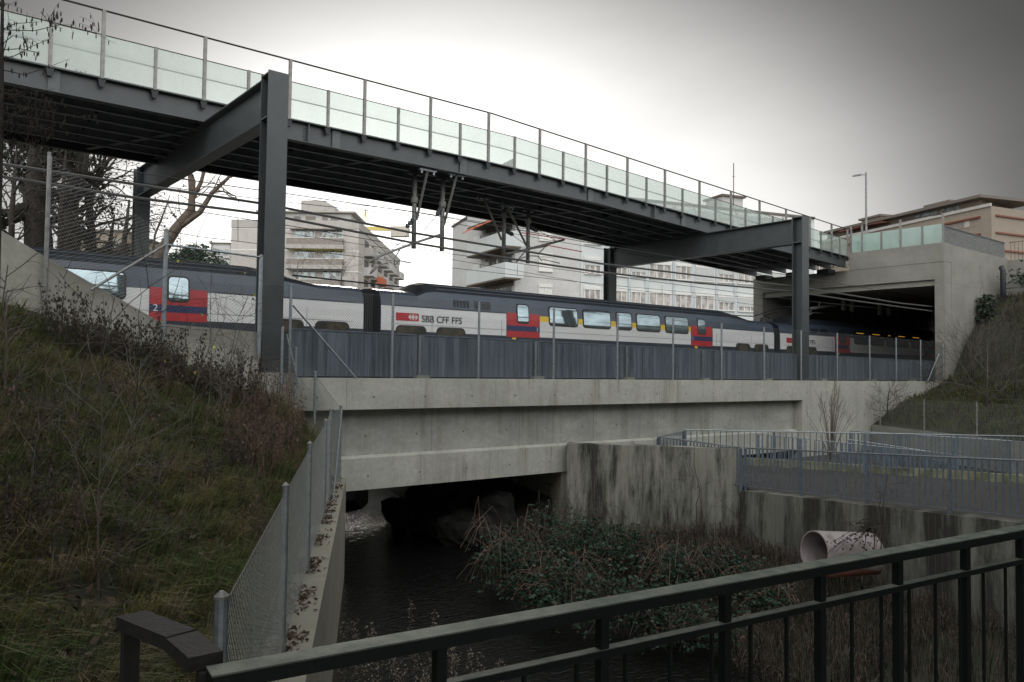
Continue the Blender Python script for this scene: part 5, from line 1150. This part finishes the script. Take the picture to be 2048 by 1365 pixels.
for i in range(16000):
    k = r_.random(); seg = r_.randrange(2, len(shelf)-2); f = r_.random()
    a = Vector((*shelf[seg][0], 0)).lerp(Vector((*shelf[seg+1][0], 0)), f); b_ = Vector((*shelf[seg][1], 0)).lerp(Vector((*shelf[seg+1][1], 0)), f); q = a.lerp(b_, .06+.92*k)
    blade(mb, (q.x, q.y, shelfz(k, shelf[seg][2], q.x, q.y)), r_.uniform(.25, .85), Vector((-.5, -.25)), r_, .006, r_.choice([0, 1, 1, 2]))
tag(mb.build('dry_undergrowth', [M['dead2'], M['dead'], M['mud']]), 'tangle of dry brown grass under the brambles on the right bank', 'dry grass', kind='stuff')
for k, (pts, lb) in enumerate([([(1395, 1080), (1392, 1010), (1400, 985), (1388, 930), (1390, 880)], 'thin vine climbing the tall stained wall'), ([(1540, 1110), (1500, 1060), (1440, 1000)], 'bare cane leaning over the lower wall'), ([(1748, 1100), (1752, 1040), (1765, 985)], 'left bare stem rising above the pinkish pipe'), ([(1762, 1100), (1764, 1040), (1768, 990), (1776, 950)], 'right bare stem rising above the pinkish pipe')]):
    P_ = [onD(a, b_, 19.2 if k < 2 else 16.9) for a, b_ in pts]; t = thing('climbing_vine', lb, 'vine', tuple(P_[0])); MB().tube(P_, .013, 5, 0, r1=.005).build('stem', M['dead'], t); mb = MB()
    for j in range(7): branch(mb, P_[0].lerp(P_[-1], r_.random()), Vector((r_.gauss(0, 1), r_.gauss(0, 1), .4)), .5, .004, 1, r_)
    mb.build('twigs', M['dead'], t)
# creeping plant on the pipe
r_ = random.Random(9); a = onD(1700, 1066, 17.0); cr_ = thing('pipe_creeper', 'dark leafy creeper hanging over the pinkish pipe', 'creeper', tuple(a)); mb = MB(); lb = MB()
for k in range(12):
    p = onD(1745+r_.gauss(0, 8), 1058, 17.1); e = onD(1690+r_.uniform(-35, 70), 1085+r_.uniform(-40, 30), 16.75); m_ = p.lerp(e, .5)+Z*.12; mb.tube([p, m_, e], .006, 4)
    for j in range(18): leaf(lb, p.lerp(e, r_.random())+Vector((r_.gauss(0, .06), r_.gauss(0, .06), r_.gauss(.03, .06))), .07, r_)
mb.build('stems', M['dead'], cr_); lb.build('leaves', M['dead'], cr_)
# young willow in the planting strip
wlw = thing('young_willow', 'bare young willow with fanning upright shoots in the planting strip', 'shrub', tuple(onZ(1662, 925, 1.9))); b0 = onZ(1662, 925, 1.9); Dw = (b0-EYE).dot(FW); mb = MB()
for k in range(30):
    ex = 1662+r_.gauss(0, 36); ey = 760+abs(ex-1662)*.9+r_.uniform(-10, 50); e = PD(ex, ey, Dw+r_.gauss(0, .4)); m_ = b0.lerp(e, .5)+Vector((0, 0, .2)); m_ += (PD(1662+(ex-1662)*.35, (925+ey)/2, Dw)-m_)*.6
    mb.tube([b0, m_, e], .016, 4, 0, r1=.004)
    for j in range(3): f = r_.uniform(.3, .9); q = m_.lerp(e, f); branch(mb, q, (e-m_).normalized()+Vector((r_.gauss(0, .4), r_.gauss(0, .4), .2)), .5, .005, 0, r_)
mb.build('shoots', M['bark2'], wlw)
# ivy near the drain pipe and shrubs on the right bank
q = onY(1975, 625, 17.9); bush('ivy', 'dark ivy climbing around the black drain pipe', (q.x-.5, 17.8, 7.3), .75, 3.3, 1000, .14, [M['ivy'], M['bram']], 61, cat='ivy')
bush('ivy', 'ivy crown spilling over the grey block wall', (49.9, 16.2, 10.5), 1.6, .6, 700, .14, [M['ivy'], M['bram']], 62, cat='ivy')
for k, (px, py, h, lb) in enumerate([(1775, 835, 1.6, 'dark twiggy shrub where the bank meets the concrete wall'), (1850, 780, 1.3, 'low dark shrub at the top of the bank fence'), (1975, 800, 3.2, 'pale stemmed bare shrub on the right bank'), (1940, 720, 2.6, 'tangled bare shrub on the steep part of the bank'), (2030, 740, 3, 'brown bare shrub at the right picture edge')]):
    D = [36, 40, 33, 38, 33][k]; b0 = PD(px, py, D); b0.z = rbank(b0.x, b0.y) if b0.x > 32 else b0.z
    tree('bank_shrub', lb, [b0-Z*.1, b0+Z*h*.4, b0+Z*h*.8+Vector((.1, 0, 0))], [.04, .03, .01], 2, h*.8, 16, 70+k, 'twig' if k == 2 else 'dead', cat='shrub', start=.05, up=.3, group='bare shrubs on the right bank', kids=4)
q = PD(925, 450, 100); tree('roof_plant', 'small conifer on the roof edge of the long pale building', [Vector((q.x, q.y, q.z-1.2)), Vector((q.x, q.y, q.z))], [.1, .03], 1, .8, 14, 80, 'ivy', start=.1, tw=220, twm='ivy', twsize=.3)
# pale seeded weeds at the water beside the canal wall
r_ = random.Random(44)
for k, (px, py, D) in enumerate([(716, 1210, 9.5), (742, 1225, 9), (770, 1190, 9.8), (800, 1235, 8.6), (832, 1250, 8.8), (862, 1200, 9.3), (885, 1225, 9.0), (760, 1290, 8.0), (825, 1310, 8.0), (930, 1280, 8.4), (965, 1310, 8.6)]):
    q = PD(px, py, D); nm = 'from the canal wall'
    weed('fluffy seed head weed %s %s beside the dark water' % (['first', 'second', 'third', 'fourth', 'fifth', 'sixth', 'seventh', 'eighth', 'ninth', 'tenth', 'eleventh'][k], nm), q.x, q.y, .05, max(1.2, q.z), r_, 6, 'dead', .028, group='fluffy seed head weeds beside the canal wall', hang=False, dens=60, spread=.12, stem=.005, fluff='fluff')
# unseen evergreens added around the viewer's footpath only to shade the foreground
for k, (x, y, rr_, zc, zr) in enumerate([(-7.5, 1.5, 4.2, 10.5, 5.5), (-7.0, 9.5, 3.6, 11.5, 5), (-1.5, -6, 4.6, 10.5, 5.5), (5.5, -6.5, 4.8, 10.5, 6), (12.5, -5.5, 4.6, 10, 5.5), (19.5, -4.5, 4.4, 9.5, 5.5), (27, -4, 4.2, 9, 5)]):
    r_ = random.Random(300+k); t = thing('added_shade_tree', ['added shade evergreen left of the footpath outside the picture', 'added shade evergreen above the left bank outside the picture', 'first added shade evergreen behind the footpath', 'second added shade evergreen behind the footpath', 'third added shade evergreen behind the footpath', 'fourth added shade evergreen behind the footpath', 'fifth added shade evergreen right of the footpath'][k], 'tree', (x, y, 2)); MB().tube([(x, y, 2), (x+.2, y, zc-2), (x, y, zc+zr*.8)], [.45, .35, .08], 8).build('trunk', M['bark'], t)
    mb = MB()
    for j in range(2600):
        d_ = Vector((r_.gauss(0, 1), r_.gauss(0, 1), r_.gauss(0, 1))).normalized()*r_.uniform(.45, 1); leaf(mb, (x+d_.x*rr_, y+d_.y*rr_, zc+d_.z*zr), r_.uniform(.5, 1.0), r_)
    mb.build('crown', M['ivy'], t)
mb = MB(); prev = None
for k in range(41):
    a = R(150+k*6); ex = 150*math.cos(a); ey = 150*math.sin(a); hgt = 15+4*math.sin(k*1.7)+3*math.sin(k*3.1+1)
    cur = [(ex, ey, -.3), (ex*1.1, ey*1.1, hgt*.7), (ex*1.3, ey*1.3, hgt), (ex*1.6, ey*1.6, -.3)]
    if prev:
        for j in range(3): mb.quad(prev[j], cur[j], cur[j+1], prev[j+1])
    prev = cur
struct(mb.build('added_hills', M['ivy']))  # ridge out of view, added for window reflections and foreground shade
# ------------------------------------------------------------------ sky and light
w = bpy.data.worlds.new('World'); S.world = w; w.use_nodes = True; nt = w.node_tree
bg = nt.nodes['Background']; sky = nt.nodes.new('ShaderNodeTexSky'); sky.sky_type = 'NISHITA'; sky.sun_disc = False
SUN_EL, SUN_PX = R(11.6), 745
az = HD-math.atan((SUN_PX-1024)/FPX)                       # heading of the sun, counter-clockwise from +X
sky.sun_elevation = SUN_EL; sky.sun_rotation = math.pi/2-az; sky.air_density = 1.0; sky.dust_density = 6.0; sky.ozone_density = 1.0
hs = nt.nodes.new('ShaderNodeHueSaturation'); hs.inputs['Saturation'].default_value = .12
nt.links.new(sky.outputs[0], hs.inputs['Color'])
# made-up sky gradient: fades from frame centre towards corners, bright again behind the viewer
gd = ray(960, 690); gd = Vector((gd.x, gd.y, gd.z*1.3)).normalized()
tc = nt.nodes.new('ShaderNodeTexCoord'); nm_ = nt.nodes.new('ShaderNodeVectorMath'); nm_.operation = 'NORMALIZE'; sq = nt.nodes.new('ShaderNodeVectorMath'); sq.operation = 'MULTIPLY'; sq.inputs[1].default_value = (1, 1, 1.3); nt.links.new(tc.outputs['Generated'], sq.inputs[0]); nt.links.new(sq.outputs[0], nm_.inputs[0])
dp = nt.nodes.new('ShaderNodeVectorMath'); dp.operation = 'DOT_PRODUCT'; nt.links.new(nm_.outputs[0], dp.inputs[0]); dp.inputs[1].default_value = gd
ac = nt.nodes.new('ShaderNodeMath'); ac.operation = 'ARCCOSINE'; nt.links.new(dp.outputs['Value'], ac.inputs[0])
dv_ = nt.nodes.new('ShaderNodeMath'); dv_.operation = 'DIVIDE'; nt.links.new(ac.outputs[0], dv_.inputs[0]); dv_.inputs[1].default_value = math.pi
cr_ = nt.nodes.new('ShaderNodeValToRGB'); nt.links.new(dv_.outputs[0], cr_.inputs[0]); cr_.color_ramp.interpolation = 'B_SPLINE'
SKY_FADE = [(0, .64), (18, .6), (24, .47), (28, .32), (32, .17), (36, .075), (41, .032), (48, .022), (60, .045), (88, .38), (112, 1.25), (140, 1.55), (180, 1.6)]
els = cr_.color_ramp.elements; els[0].position = 0; els[1].position = 1
for an, v in SKY_FADE[1:-1]: els.new(an/180)
for e, (an, v) in zip(els, SKY_FADE): e.position = an/180; e.color = (v, v*.99, v*.965, 1) if an < 70 else (v*.96, v*.985, v, 1)
sc_ = nt.nodes.new('ShaderNodeMix'); sc_.data_type = 'RGBA'; sc_.blend_type = 'ADD'; sc_.inputs[0].default_value = 1
g1 = nt.nodes.new('ShaderNodeVectorMath'); g1.operation = 'SCALE'; cn = nt.nodes.new('ShaderNodeTexNoise'); cn.inputs['Scale'].default_value = 2.2; cn.inputs['Detail'].default_value = 5; mpc = nt.nodes.new('ShaderNodeMapping'); mpc.inputs['Scale'].default_value = (1, 1, 3.5); nt.links.new(tc.outputs['Generated'], mpc.inputs[0]); nt.links.new(mpc.outputs[0], cn.inputs[0]); mr = nt.nodes.new('ShaderNodeMapRange'); mr.inputs[1].default_value = .3; mr.inputs[2].default_value = .7; mr.inputs[3].default_value = .9; mr.inputs[4].default_value = 1.12; nt.links.new(cn.outputs[0], mr.inputs[0]); cm = nt.nodes.new('ShaderNodeVectorMath'); cm.operation = 'SCALE'; nt.links.new(cr_.outputs[0], cm.inputs[0]); nt.links.new(mr.outputs[0], cm.inputs['Scale']); nt.links.new(cm.outputs[0], g1.inputs[0]); g1.inputs['Scale'].default_value = 20.0
g2 = nt.nodes.new('ShaderNodeVectorMath'); g2.operation = 'SCALE'; nt.links.new(hs.outputs[0], g2.inputs[0]); g2.inputs['Scale'].default_value = .1
nt.links.new(g1.outputs[0], sc_.inputs[6]); nt.links.new(g2.outputs[0], sc_.inputs[7]); nt.links.new(sc_.outputs[2], bg.inputs[0]); bg.inputs[1].default_value = .08
sl = bpy.data.lights.new('sun', 'SUN'); sl.energy = .9; sl.angle = R(10); sl.color = (1, .93, .84); so = bpy.data.objects.new('sun', sl); COL.objects.link(so)
dv = Vector((math.cos(az)*math.cos(SUN_EL), math.sin(az)*math.cos(SUN_EL), math.sin(SUN_EL))); so.rotation_euler = dv.to_track_quat('Z', 'Y').to_euler(); so.location = (0, 0, 30)
S.view_settings.view_transform = 'Standard'; S.view_settings.look = 'None'; S.view_settings.exposure = 0.2; S.view_settings.gamma = 1
S.cycles.use_denoising = True; S.cycles.max_bounces = 6; S.cycles.transparent_max_bounces = 16
